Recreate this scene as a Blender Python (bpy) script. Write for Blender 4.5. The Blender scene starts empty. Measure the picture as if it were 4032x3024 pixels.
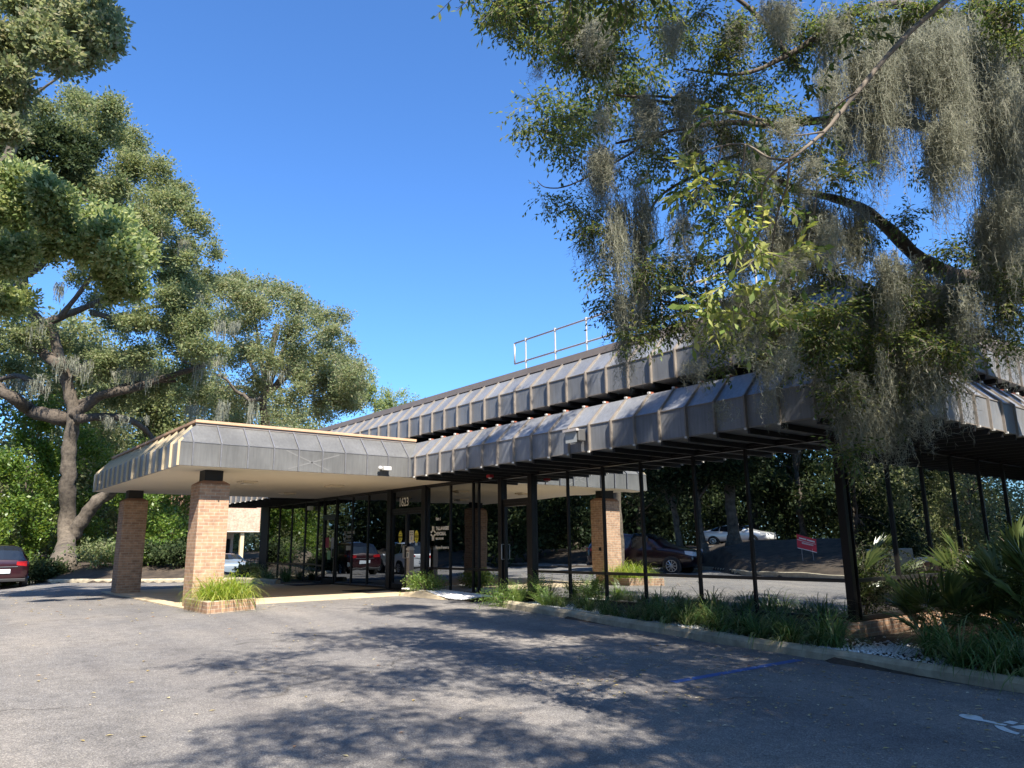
CAMR = [[0.7806207, -0.6249146, -0.0106354], [-0.1237542, -0.1712242, 0.9774289], [0.6126306, 0.7616850, 0.2109970]]
import bpy, bmesh, math, random
import numpy as np
from mathutils import Vector, Matrix

random.seed(7)
rng = np.random.default_rng(11)
scene = bpy.context.scene

# ------------------------------------------------------------------ camera
F = 2939.427
RIGHT = Vector(CAMR[0]); UP = Vector(CAMR[1]); FWD = Vector(CAMR[2])
EYE = Vector((0, 0, 1.6))
cam = bpy.data.cameras.new('camera'); camo = bpy.data.objects.new('camera', cam)
scene.collection.objects.link(camo); scene.camera = camo
cam.sensor_width = 36; cam.lens = F / 4032 * 36; cam.clip_end = 3000; cam.clip_start = 0.05
M = Matrix((RIGHT, UP, -FWD)).transposed().to_4x4(); M.translation = EYE
camo.matrix_world = M

# ------------------------------------------------------------------ world, sun, exposure
SUN_EL, SUN_PHI = math.radians(48), math.radians(19)     # phi: from -Y towards -X
SUN = Vector((-math.sin(SUN_PHI) * math.cos(SUN_EL), -math.cos(SUN_PHI) * math.cos(SUN_EL), math.sin(SUN_EL)))
w = bpy.data.worlds.new('World'); scene.world = w; w.use_nodes = True
nt = w.node_tree; nt.nodes.clear()
sky = nt.nodes.new('ShaderNodeTexSky'); sky.sky_type = 'NISHITA'; sky.sun_disc = False
sky.sun_elevation = SUN_EL; sky.sun_rotation = math.atan2(SUN.x, SUN.y)
sky.air_density = 1.0; sky.dust_density = 0.7; sky.ozone_density = 3.0; sky.altitude = 0
bgn = nt.nodes.new('ShaderNodeBackground'); bgn.inputs['Strength'].default_value = 0.104
outn = nt.nodes.new('ShaderNodeOutputWorld')
tn = nt.nodes.new('ShaderNodeMix'); tn.data_type = 'RGBA'; tn.blend_type = 'MULTIPLY'; tn.inputs[0].default_value = 1; tn.inputs[7].default_value = (.48, .77, 1.10, 1)
nt.links.new(sky.outputs[0], tn.inputs[6]); nt.links.new(tn.outputs[2], bgn.inputs[0]); nt.links.new(bgn.outputs[0], outn.inputs[0])
sl = bpy.data.lights.new('sun', 'SUN'); sl.energy = 5.0; sl.angle = math.radians(0.53); sl.color = (1.0, 0.92, 0.81)
so = bpy.data.objects.new('sun', sl); scene.collection.objects.link(so)
so.rotation_euler = SUN.to_track_quat('Z', 'Y').to_euler()
scene.view_settings.view_transform = 'Standard'; scene.view_settings.look = 'None'
scene.view_settings.gamma = 1; scene.view_settings.exposure = 1.32

# ------------------------------------------------------------------ helpers
COL = scene.collection
def at(px, py, D):                       # pixel of the photograph + distance ahead -> point of the place
    d = RIGHT * (px - 2016) - UP * (py - 1512) + FWD * F
    return EYE + d * (D / F)
def at22(px, py, D):                     # the same from the 2212 px wide view
    k = 4032 / 2212
    return at(px * k, py * k, D)
def gz(px, py, z=0.0):
    d = RIGHT * (px - 2016) - UP * (py - 1512) + FWD * F
    return EYE + d * ((z - EYE.z) / d.z)

def tag(o, label=None, cat=None, group=None, kind=None):
    if label: o['label'] = label
    if cat: o['category'] = cat
    if group: o['group'] = group
    if kind: o['kind'] = kind
    return o
def thing(name, label, cat, loc=(0, 0, 0), rz=0, group=None):
    o = bpy.data.objects.new(name, None); COL.objects.link(o)
    o.location = loc; o.rotation_euler = (0, 0, rz); o.empty_display_size = .2
    return tag(o, label, cat, group)

class MB:
    def __init__(s): s.v = []; s.f = []; s.m = []
    def face(s, pts, m=0):
        i = len(s.v); s.v += [tuple(p) for p in pts]; s.f.append(tuple(range(i, i + len(pts)))); s.m.append(m)
    def box(s, x0, x1, y0, y1, z0, z1, m=0):
        a, b = min(x0, x1), max(x0, x1); c, d = min(y0, y1), max(y0, y1); e, g = min(z0, z1), max(z0, z1)
        i = len(s.v)
        s.v += [(a, c, e), (b, c, e), (b, d, e), (a, d, e), (a, c, g), (b, c, g), (b, d, g), (a, d, g)]
        for q in ((0, 3, 2, 1), (4, 5, 6, 7), (0, 1, 5, 4), (1, 2, 6, 5), (2, 3, 7, 6), (3, 0, 4, 7)):
            s.f.append(tuple(i + k for k in q)); s.m.append(m)
        return s
    def prism(s, poly, z0, z1, m=0):     # poly ccw in xy
        n = len(poly); i = len(s.v)
        s.v += [(p[0], p[1], z0) for p in poly] + [(p[0], p[1], z1) for p in poly]
        s.f.append(tuple(i + k for k in reversed(range(n)))); s.m.append(m)
        s.f.append(tuple(i + n + k for k in range(n))); s.m.append(m)
        for k in range(n):
            j = (k + 1) % n; s.f.append((i + k, i + j, i + n + j, i + n + k)); s.m.append(m)
        return s
    def tube(s, pts, radii, n=8, m=0, cap=True):
        pts = [Vector(p) for p in pts]
        if not hasattr(radii, '__len__'): radii = [radii] * len(pts)
        base = len(s.v); u = None
        for k, p in enumerate(pts):
            t = (pts[min(k + 1, len(pts) - 1)] - pts[max(k - 1, 0)])
            if t.length < 1e-9: t = Vector((0, 0, 1))
            t.normalize()
            if u is None:
                u = t.cross(Vector((0, 0, 1)))
                if u.length < .1: u = t.cross(Vector((1, 0, 0)))
            u = (u - t * u.dot(t)).normalized(); v = t.cross(u)
            for a in range(n):
                th = 2 * math.pi * a / n
                s.v.append(tuple(p + (u * math.cos(th) + v * math.sin(th)) * radii[k]))
        for k in range(len(pts) - 1):
            for a in range(n):
                b = (a + 1) % n
                s.f.append((base + k * n + a, base + k * n + b, base + (k + 1) * n + b, base + (k + 1) * n + a)); s.m.append(m)
        if cap:
            s.f.append(tuple(base + a for a in reversed(range(n)))); s.m.append(m)
            e = base + (len(pts) - 1) * n
            s.f.append(tuple(e + a for a in range(n))); s.m.append(m)
        return s
    def build(s, name, mats, parent=None, smooth=False, bevel=0, sub=0):
        me = bpy.data.meshes.new(name)
        me.from_pydata(s.v, [], s.f); me.update()
        for mt in (mats if isinstance(mats, (list, tuple)) else [mats]): me.materials.append(mt)
        me.polygons.foreach_set('material_index', s.m)
        if smooth: me.polygons.foreach_set('use_smooth', [True] * len(s.f))
        o = bpy.data.objects.new(name, me); COL.objects.link(o)
        if parent is not None: o.parent = parent
        if bevel:
            b = o.modifiers.new('b', 'BEVEL'); b.width = bevel; b.segments = 2; b.limit_method = 'ANGLE'
        if sub:
            b = o.modifiers.new('s', 'SUBSURF'); b.levels = sub; b.render_levels = sub
        return o

def npmesh(name, verts, faces, mats, mi=None, parent=None, smooth=False):
    me = bpy.data.meshes.new(name)
    verts = np.asarray(verts, dtype=np.float32); faces = np.asarray(faces, dtype=np.int32)
    k = faces.shape[1]
    me.vertices.add(len(verts)); me.vertices.foreach_set('co', verts.ravel())
    me.loops.add(faces.size); me.loops.foreach_set('vertex_index', faces.ravel())
    me.polygons.add(len(faces)); me.polygons.foreach_set('loop_start', np.arange(0, faces.size, k, dtype=np.int32))
    if mi is not None: me.polygons.foreach_set('material_index', np.asarray(mi, dtype=np.int32))
    if smooth: me.polygons.foreach_set('use_smooth', np.ones(len(faces), dtype=bool))
    me.update(calc_edges=True)
    for m in (mats if isinstance(mats, (list, tuple)) else [mats]): me.materials.append(m)
    o = bpy.data.objects.new(name, me); COL.objects.link(o)
    if parent is not None: o.parent = parent
    return o

# ------------------------------------------------------------------ materials
def mat(name, col, rough=.6, metal=0, spec=.5, var=None, bump=None, coords='Object'):
    """var=(scale, amount[, colour2]); bump=(scale, strength)"""
    m = bpy.data.materials.new(name); m.use_nodes = True
    t = m.node_tree; b = t.nodes['Principled BSDF']
    b.inputs['Base Color'].default_value = (*col, 1); b.inputs['Roughness'].default_value = rough
    b.inputs['Metallic'].default_value = metal; b.inputs['Specular IOR Level'].default_value = spec
    tc = None
    def coord():
        return t.nodes.new('ShaderNodeTexCoord').outputs[coords]
    if var:
        n = t.nodes.new('ShaderNodeTexNoise'); n.inputs['Scale'].default_value = var[0]; n.inputs['Detail'].default_value = 6
        n.inputs['Roughness'].default_value = .65
        t.links.new(coord(), n.inputs['Vector'])
        r = t.nodes.new('ShaderNodeValToRGB'); r.color_ramp.elements[0].position = .3; r.color_ramp.elements[1].position = .7
        a = var[1]; c2 = var[2] if len(var) > 2 else tuple(min(1, c * (1 + a)) for c in col)
        r.color_ramp.elements[0].color = (*[c * (1 - a) for c in col], 1); r.color_ramp.elements[1].color = (*c2, 1)
        t.links.new(n.outputs['Fac'], r.inputs[0]); t.links.new(r.outputs[0], b.inputs['Base Color'])
    if bump:
        n = t.nodes.new('ShaderNodeTexNoise'); n.inputs['Scale'].default_value = bump[0]; n.inputs['Detail'].default_value = 5
        t.links.new(coord(), n.inputs['Vector'])
        bp = t.nodes.new('ShaderNodeBump'); bp.inputs['Strength'].default_value = bump[1]; bp.inputs['Distance'].default_value = .02
        t.links.new(n.outputs['Fac'], bp.inputs['Height']); t.links.new(bp.outputs[0], b.inputs['Normal'])
    return m

def leafmat(name, cols, trans=.35, rough=.45, spec=.5, tcol=None):
    m = bpy.data.materials.new(name); m.use_nodes = True
    t = m.node_tree; b = t.nodes['Principled BSDF']
    g = t.nodes.new('ShaderNodeNewGeometry'); r = t.nodes.new('ShaderNodeValToRGB')
    el = r.color_ramp.elements
    while len(el) < len(cols): el.new(.5)
    for i, c in enumerate(cols):
        el[i].position = i / max(1, len(cols) - 1); el[i].color = (*c, 1)
    t.links.new(g.outputs['Random Per Island'], r.inputs[0]); t.links.new(r.outputs[0], b.inputs['Base Color'])
    b.inputs['Roughness'].default_value = rough; b.inputs['Specular IOR Level'].default_value = spec
    tr = t.nodes.new('ShaderNodeBsdfTranslucent'); hs = t.nodes.new('ShaderNodeHueSaturation')
    hs.inputs['Hue'].default_value = .475; hs.inputs['Saturation'].default_value = 1.1; hs.inputs['Value'].default_value = 1.9
    t.links.new(r.outputs[0], hs.inputs['Color']); t.links.new(hs.outputs[0], tr.inputs[0])
    mx = t.nodes.new('ShaderNodeMixShader'); mx.inputs[0].default_value = trans
    t.links.new(b.outputs[0], mx.inputs[1]); t.links.new(tr.outputs[0], mx.inputs[2])
    t.links.new(mx.outputs[0], t.nodes['Material Output'].inputs[0])
    return m

def brickmat(name, c1, c2, mortar):
    m = bpy.data.materials.new(name); m.use_nodes = True
    t = m.node_tree; b = t.nodes['Principled BSDF']; N = t.nodes.new; L = t.links.new
    tc = N('ShaderNodeTexCoord'); sx = N('ShaderNodeSeparateXYZ'); L(tc.outputs['Object'], sx.inputs[0])
    ad = N('ShaderNodeMath'); ad.operation = 'ADD'; L(sx.outputs[0], ad.inputs[0]); L(sx.outputs[1], ad.inputs[1])
    cb = N('ShaderNodeCombineXYZ'); L(ad.outputs[0], cb.inputs[0]); L(sx.outputs[2], cb.inputs[1])
    br = N('ShaderNodeTexBrick'); br.inputs['Scale'].default_value = 1
    br.inputs['Brick Width'].default_value = .206; br.inputs['Row Height'].default_value = .069
    br.inputs['Mortar Size'].default_value = .0065; br.inputs['Mortar Smooth'].default_value = .15; br.inputs['Bias'].default_value = -.1
    br.inputs['Color1'].default_value = (*c1, 1); br.inputs['Color2'].default_value = (*c2, 1); br.inputs['Mortar'].default_value = (*mortar, 1)
    L(cb.outputs[0], br.inputs['Vector'])
    n = N('ShaderNodeTexNoise'); n.inputs['Scale'].default_value = 9; n.inputs['Detail'].default_value = 8; L(tc.outputs['Object'], n.inputs['Vector'])
    mr = N('ShaderNodeMapRange'); mr.inputs[1].default_value = .3; mr.inputs[2].default_value = .7; mr.inputs[3].default_value = .75; mr.inputs[4].default_value = 1.2
    L(n.outputs['Fac'], mr.inputs[0])
    mx = N('ShaderNodeMix'); mx.data_type = 'RGBA'; mx.blend_type = 'MULTIPLY'; mx.inputs[0].default_value = 1
    L(br.outputs['Color'], mx.inputs[6]); L(mr.outputs[0], mx.inputs[7]); L(mx.outputs[2], b.inputs['Base Color'])
    bp = N('ShaderNodeBump'); bp.inputs['Strength'].default_value = .6; bp.inputs['Distance'].default_value = .012; bp.invert = True
    L(br.outputs['Fac'], bp.inputs['Height']); L(bp.outputs[0], b.inputs['Normal'])
    b.inputs['Roughness'].default_value = .85
    return m

def asphaltmat():
    m = bpy.data.materials.new('asphalt'); m.use_nodes = True
    t = m.node_tree; b = t.nodes['Principled BSDF']; N = t.nodes.new; L = t.links.new
    tc = N('ShaderNodeTexCoord')
    def noise(scale, det=3, rough=.6):
        n = N('ShaderNodeTexNoise'); n.inputs['Scale'].default_value = scale; n.inputs['Detail'].default_value = det
        n.inputs['Roughness'].default_value = rough; L(tc.outputs['Object'], n.inputs['Vector']); return n.outputs['Fac']
    def ramp(src, stops):
        r = N('ShaderNodeValToRGB'); e = r.color_ramp.elements
        while len(e) < len(stops): e.new(.5)
        for k, (p, c) in enumerate(stops): e[k].position = p; e[k].color = (*c, 1)
        L(src, r.inputs[0]); return r.outputs[0]
    def mix(mode, f, a, c):
        x = N('ShaderNodeMix'); x.data_type = 'RGBA'; x.blend_type = mode
        if isinstance(f, float): x.inputs[0].default_value = f
        else: L(f, x.inputs[0])
        L(a, x.inputs[6]); L(c, x.inputs[7]); return x.outputs[2]
    vo = N('ShaderNodeTexVoronoi'); vo.inputs['Scale'].default_value = 95; L(tc.outputs['Object'], vo.inputs['Vector'])
    stone = ramp(vo.outputs['Color'], [(0, (.15, .145, .14)), (.45, (.215, .205, .195)), (.8, (.29, .275, .255)), (1, (.42, .4, .36))])
    gap = ramp(vo.outputs['Distance'], [(0, (1, 1, 1)), (.45, (.92, .92, .92)), (.75, (.58, .58, .58))])
    c = mix('MULTIPLY', 1.0, stone, gap)
    c = mix('MULTIPLY', 1.0, c, ramp(noise(.45, 6), [(.3, (.82, .83, .86)), (.7, (1.14, 1.1, 1.05))]))
    c = mix('MULTIPLY', 1.0, c, ramp(noise(6, 4), [(.3, (.84, .84, .84)), (.7, (1.12, 1.12, 1.12))]))
    # hairline cracks and old patches
    wn = N('ShaderNodeTexNoise'); wn.inputs['Scale'].default_value = 2.5; wn.inputs['Detail'].default_value = 6; L(tc.outputs['Object'], wn.inputs['Vector'])
    wa = N('ShaderNodeVectorMath'); wa.operation = 'MULTIPLY_ADD'; wa.inputs[1].default_value = (.55, .55, 0); L(wn.outputs['Color'], wa.inputs[0]); L(tc.outputs['Object'], wa.inputs[2])
    cr = N('ShaderNodeTexVoronoi'); cr.feature = 'DISTANCE_TO_EDGE'; cr.inputs['Scale'].default_value = .33; L(wa.outputs[0], cr.inputs['Vector'])
    ck = ramp(cr.outputs['Distance'], [(0, (.45, .43, .42)), (.004, (.7, .7, .7)), (.010, (1, 1, 1))])
    ms = ramp(noise(.35, 2), [(.52, (0, 0, 0)), (.60, (1, 1, 1))])
    c = mix('MULTIPLY', ms, c, ck)
    tm_ = N('ShaderNodeMapping'); tm_.inputs['Rotation'].default_value = (0, 0, .35); tm_.inputs['Scale'].default_value = (.75, .09, 1); L(tc.outputs['Object'], tm_.inputs[0])
    tn_ = N('ShaderNodeTexNoise'); tn_.inputs['Scale'].default_value = 1.6; tn_.inputs['Detail'].default_value = 4; L(tm_.outputs[0], tn_.inputs['Vector'])
    c = mix('MULTIPLY', 1.0, c, ramp(tn_.outputs['Fac'], [(.32, (.8, .8, .82)), (.5, (1, 1, 1)), (.68, (1.15, 1.13, 1.1))]))
    st = ramp(noise(1.1, 5, .7), [(.0, (.74, .73, .74)), (.36, (.86, .86, .86)), (.44, (1, 1, 1))])
    c = mix('MULTIPLY', 1.0, c, st)
    L(c, b.inputs['Base Color']); b.inputs['Roughness'].default_value = .88; b.inputs['Specular IOR Level'].default_value = .35
    bp = N('ShaderNodeBump'); bp.inputs['Strength'].default_value = .7; bp.inputs['Distance'].default_value = .006
    L(vo.outputs['Distance'], bp.inputs['Height']); L(bp.outputs[0], b.inputs['Normal'])
    return m

def glassmat(name, refl, tint, wave):
    m = bpy.data.materials.new(name); m.use_nodes = True
    t = m.node_tree; N = t.nodes.new; L = t.links.new
    b = t.nodes['Principled BSDF']; b.inputs['Base Color'].default_value = (*refl, 1)
    b.inputs['Metallic'].default_value = 1; b.inputs['Roughness'].default_value = 0.0
    tc = N('ShaderNodeTexCoord'); mp = N('ShaderNodeMapping'); mp.inputs['Scale'].default_value = (1, 1, 2.2)
    L(tc.outputs['Object'], mp.inputs[0])
    n = N('ShaderNodeTexNoise'); n.inputs['Scale'].default_value = 1.1; n.inputs['Detail'].default_value = 1
    L(mp.outputs[0], n.inputs['Vector'])
    bp = N('ShaderNodeBump'); bp.inputs['Strength'].default_value = wave; bp.inputs['Distance'].default_value = .02
    L(n.outputs['Fac'], bp.inputs['Height']); L(bp.outputs[0], b.inputs['Normal'])
    d = N('ShaderNodeBsdfDiffuse'); d.inputs[0].default_value = (*tint, 1)
    mx = N('ShaderNodeMixShader'); mx.inputs[0].default_value = .06
    L(b.outputs[0], mx.inputs[1]); L(d.outputs[0], mx.inputs[2]); L(mx.outputs[0], t.nodes['Material Output'].inputs[0])
    return m

m_asph = asphaltmat()
m_dirt = mat('leaf_litter_soil', (.036, .026, .018), .95, var=(3, .5, (.085, .062, .042)), bump=(25, .8))
m_mulch = mat('mulch', (.07, .05, .035), .95, var=(14, .5, (.2, .15, .1)), bump=(40, .9))
m_conc = mat('kerb_concrete', (.37, .32, .225), .9, var=(5, .32), bump=(30, .3))
m_slab = mat('slab_concrete', (.5, .405, .27), .85, var=(2.2, .14), bump=(50, .15))
m_brick = brickmat('tan_brick', (.44, .27, .165), (.31, .185, .12), (.44, .36, .27))
m_brick2 = brickmat('pink_brick', (.60, .36, .26), (.5, .28, .19), (.5, .4, .33))
def panelmat(name, col, rough=.42, metal=.35):
    m = bpy.data.materials.new(name); m.use_nodes = True
    t = m.node_tree; b = t.nodes['Principled BSDF']; N = t.nodes.new; L = t.links.new
    tc = N('ShaderNodeTexCoord'); mp = N('ShaderNodeMapping'); mp.inputs['Scale'].default_value = (9, 9, .8); L(tc.outputs['Object'], mp.inputs[0])
    n = N('ShaderNodeTexNoise'); n.inputs['Scale'].default_value = 2.2; n.inputs['Detail'].default_value = 8; n.inputs['Roughness'].default_value = .7; L(mp.outputs[0], n.inputs['Vector'])
    n2 = N('ShaderNodeTexNoise'); n2.inputs['Scale'].default_value = 1.3; n2.inputs['Detail'].default_value = 5; L(tc.outputs['Object'], n2.inputs['Vector'])
    a = N('ShaderNodeMath'); a.operation = 'ADD'; L(n.outputs['Fac'], a.inputs[0]); L(n2.outputs['Fac'], a.inputs[1])
    r = N('ShaderNodeValToRGB'); r.color_ramp.elements[0].position = .75; r.color_ramp.elements[1].position = 1.0
    r.color_ramp.elements.new(.92)
    e = r.color_ramp.elements
    e[0].position = .38; e[1].position = .5; e[2].position = .64
    e[0].color = (*[c * .78 for c in col], 1); e[1].color = (*col, 1); e[2].color = (*[c * 1.28 for c in col], 1)
    hf = N('ShaderNodeMath'); hf.operation = 'MULTIPLY'; hf.inputs[1].default_value = .5; L(a.outputs[0], hf.inputs[0]); L(hf.outputs[0], r.inputs[0])
    L(r.outputs[0], b.inputs['Base Color']); b.inputs['Roughness'].default_value = rough; b.inputs['Metallic'].default_value = metal
    return m
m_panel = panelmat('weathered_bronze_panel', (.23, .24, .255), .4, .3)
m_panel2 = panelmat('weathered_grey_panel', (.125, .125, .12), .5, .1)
m_seam = mat('bronze_seam', (.24, .21, .18), .45, .25, var=(6, .2))
m_seamg = mat('grey_seam', (.2, .2, .21), .4, .4, var=(6, .2))
m_white = mat('sealant_white', (.55, .54, .51), .7)
m_red = mat('red_flashing', (.3, .1, .06), .7)
m_cap = mat('brown_coping', (.27, .23, .205), .5, .2, var=(1.5, .12))
m_orange = mat('orange_trim', (.52, .33, .2), .6, var=(3, .1))
m_soffit = mat('cream_stucco', (.70, .63, .52), .9, bump=(90, .15))
m_dsoffit = mat('dark_soffit', (.24, .235, .225), .6, var=(4, .2))
m_frame = mat('black_bronze_frame', (.022, .02, .02), .35, .6)
m_framel = mat('sill_bronze', (.06, .058, .058), .3, .7)
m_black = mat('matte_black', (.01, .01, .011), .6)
m_glass = glassmat('reflective_glass', (.76, .79, .79), (.008, .01, .012), .05)
m_glassm = glassmat('mid_tint_glass', (.36, .38, .39), (.01, .012, .015), .06)
m_glassd = glassmat('dark_door_glass', (.16, .18, .20), (.015, .018, .024), .08)
m_galv = mat('galvanised_steel', (.46, .45, .44), .45, .3)
m_galvr = mat('rail_pipe', (.5, .46, .44), .5, .2)
m_gravel = mat('white_marble_gravel', (.78, .77, .75), .85, var=(40, .1))
m_bark = mat('grey_bark', (.09, .072, .055), .95, var=(5, .5, (.17, .14, .105)), bump=(12, 1.0))
m_barkd = mat('dark_bark', (.07, .055, .042), .95, var=(8, .4, (.13, .105, .08)), bump=(14, 1.0))  # darker bark; the shade on the oak limbs is put into this colour
m_twig = mat('twig_bark', (.17, .14, .11), .9, var=(9, .3))
m_moss = leafmat('spanish_moss', [(.15, .16, .12), (.225, .235, .18), (.32, .315, .25)], .35, .9, .1)
m_oak = leafmat('oak_leaf', [(.085, .11, .045), (.135, .175, .07), (.19, .225, .095), (.26, .26, .14)], .42, .55, .3)
m_oak2 = leafmat('grey_green_leaf', [(.10, .13, .06), (.155, .195, .085), (.21, .24, .115), (.28, .265, .16)], .42, .55, .3)
m_camph = leafmat('camphor_leaf', [(.09, .14, .045), (.16, .22, .075), (.25, .3, .12), (.38, .4, .2)], .45, .5, .35)
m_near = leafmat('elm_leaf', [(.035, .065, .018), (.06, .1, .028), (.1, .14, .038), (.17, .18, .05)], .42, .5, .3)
m_nearl = leafmat('sunlit_elm_leaf', [(.1, .16, .035), (.17, .23, .055), (.27, .3, .09), (.38, .4, .14)], .4, .45, .3)  # lightened copy of the elm leaf, sunlight put into its colour
m_under = leafmat('understory_leaf', [(.05, .1, .02), (.1, .18, .03), (.2, .26, .06)], .45, .4)
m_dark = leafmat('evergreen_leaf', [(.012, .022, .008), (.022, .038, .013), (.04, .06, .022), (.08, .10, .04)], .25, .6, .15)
m_bankl = leafmat('shade_leaf', [(.008, .015, .006), (.014, .025, .01), (.022, .036, .014), (.045, .06, .028)], .15, .6, .12)  # darkened leaf copy, the shade of the bank wood put into its colour
m_liri = leafmat('liriope_blade', [(.045, .10, .028), (.08, .155, .042), (.15, .22, .07), (.32, .3, .15)], .3, .35)
m_liril = leafmat('sunlit_grass_blade', [(.1, .19, .02), (.17, .27, .035), (.28, .34, .06), (.35, .36, .12)], .4, .35)
m_palm = leafmat('palmetto_blade', [(.04, .065, .02), (.075, .11, .03), (.15, .18, .06)], .3, .3)
m_fern = leafmat('fern_leaf', [(.07, .14, .03), (.13, .22, .05), (.22, .29, .09)], .4, .4)
m_litter = leafmat('fallen_leaf', [(.4, .28, .08), (.55, .45, .18), (.62, .56, .4), (.35, .16, .06)], .1, .7)
m_blue = mat('blue_line_paint', (.05, .11, .3), .7, var=(30, .25))
m_wpaint = mat('worn_white_paint', (.62, .64, .62), .8, var=(25, .12))
# ------------------------------------------------------------------ terrain
WORLD = set()
def wthing(name, label, cat, loc, group=None):
    o = thing(name, label, cat, loc, 0, group); WORLD.add(o.name); return o
_b0 = MB.build
def _b1(s, name, mats, parent=None, **k):
    o = _b0(s, name, mats, parent, **k)
    if parent is not None and parent.name in WORLD: o.matrix_parent_inverse = Matrix.Translation(-parent.location)
    return o
MB.build = _b1
def wparent(o, p):
    o.parent = p
    if p.name in WORLD: o.matrix_parent_inverse = Matrix.Translation(-p.location)
    return o

def sstep(a, b, x): 
    t = np.clip((x - a) / (b - a), 0, 1); return t * t * (3 - 2 * t)
def ga(x, y):
    x = np.asarray(x, float); y = np.asarray(y, float)
    z = .033 * np.clip(y - 2, 0, 12.2)
    z = z - .1 * sstep(25, 34, y) - .2 * sstep(27, 36, y) * (1 - sstep(3.0, 5.5, x)) * (x > -12)
    low = sstep(9.6, 11.5, x) * sstep(30.5, 33, y)
    return z * (1 - low) + (-.08) * low
def inpoly(x, y, poly):
    x = np.asarray(x, float); y = np.asarray(y, float); r = np.zeros(x.shape, bool); n = len(poly)
    for i in range(n):
        x1, y1 = poly[i]; x2, y2 = poly[(i + 1) % n]
        c = ((y1 > y) != (y2 > y)) & (x < (x2 - x1) * (y - y1) / (y2 - y1 + 1e-12) + x1)
        r ^= c
    return r
EMB = [(-1.1, -30), (-1.1, 11), (-1.4, 14), (-2.2, 17.0), (-4.2, 19.0), (-5.3, 20.3), (-5.5, 23.5), (-14, 23.6), (-60, 23.6), (-60, -30)]
BACK = [(4.9, 36.3), (8.6, 31.6), (9.9, 30.0), (10.9, 29.9), (11.0, 34), (9.6, 37), (9.6, 70), (4.9, 70)]
KX = [(9.3, -30), (9.3, 3), (9.45, 6), (9.6, 9), (9.8, 12.0)]
def kx(y): return np.interp(y, [-30, 3, 6, 9, 12, 14.2], [9.3, 9.3, 9.45, 9.6, 9.8, 9.95])
def gr(x, y):
    """natural ground (beds, banks); lies below the asphalt where there is asphalt"""
    x = np.asarray(x, float); y = np.asarray(y, float)
    z = ga(x, y) - .06
    e = inpoly(x, y, EMB); d = np.clip(-1.3 - x, 0, 9)
    d = np.minimum(d, np.clip(24 - y + .0, .6, 9) + np.clip(-6 - x, 0, 5))
    z = np.where(e, ga(x, y) + .1 + np.minimum(1.15, d * .2), z)
    b = inpoly(x, y, BACK); db = np.clip(((x - 4.9) * 4.7 + (y - 36.3) * 3.7) / 5.98 - .15, 0, 9); z = np.where(b, ga(x, y) + .1 + np.minimum(db, np.clip(x - 4.9, 0, 9) * 1.5) * .22 * (db < 9), z); z = np.where(b, np.minimum(z, ga(x, y) + .65), z)
    rb = (x > kx(y) + .08) & (y < 12.6); z = np.where(rb, ga(x, y) + .09 + .02 * np.sin(x * 3 + y * 2), z)
    far = np.clip((y - 48) * .05, 0, 1.0); z = np.where((y > 48) & (x < 30), np.maximum(z, .25 + far), z)
    far = np.clip((-14 - x) * .2, 0, .9); z = np.where((x < -14) & (y > 20), np.maximum(z, ga(x, y) + .1 + far), z)
    return z
def sheet(name, xs, ys, zf, m, mask=None):
    X, Y = np.meshgrid(xs, ys); Z = zf(X, Y)
    V = np.stack([X.ravel(), Y.ravel(), Z.ravel()], 1)
    n = len(xs); i, j = np.meshgrid(np.arange(len(ys) - 1), np.arange(n - 1), indexing='ij')
    a = (i * n + j).ravel(); Fc = np.stack([a, a + 1, a + n + 1, a + n], 1)
    if mask is not None:
        c = V[Fc].mean(1); Fc = Fc[mask(c[:, 0], c[:, 1])]
    return npmesh(name, V, Fc, m, smooth=True)
def axis(*seg):
    o = []
    for a, b, s in seg: o += list(np.arange(a, b, s))
    return np.array(o + [seg[-1][1]])
gx = axis((-400, -60, 20), (-60, -16, 2), (-16, 14, .3), (14, 40, 1), (40, 100, 4), (100, 600, 40))
gy = axis((-300, -30, 15), (-30, 0, .5), (0, 52, .35), (52, 100, 3), (100, 800, 50))
tag(sheet('ground', gx, gy, gr, m_dirt), kind='structure')
def amask(x, y):
    in_emb = inpoly(x, y, EMB); in_b = inpoly(x, y, BACK)
    rb = (x > kx(y)) & (y < 17.2)
    bld = (x > 10.6) & (y < 29.9)
    far = (y > 50) | (x < -15)
    return ~(in_emb | in_b | rb | bld | far)
tag(sheet('asphalt', axis((-15, 12, .15), (12, 40, 1)), axis((-30, 0, .5), (0, 20, .1), (20, 38, .15), (38, 50, 1)), ga, m_asph, amask), kind='structure')
# walkway between the two beds, leading to the side door
w = MB(); w.prism([(9.85, 12.6), (11.0, 12.6), (11.0, 13.98), (9.85, 13.98)], .2, .37); tag(w.build('path', m_asph), kind='structure')

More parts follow.
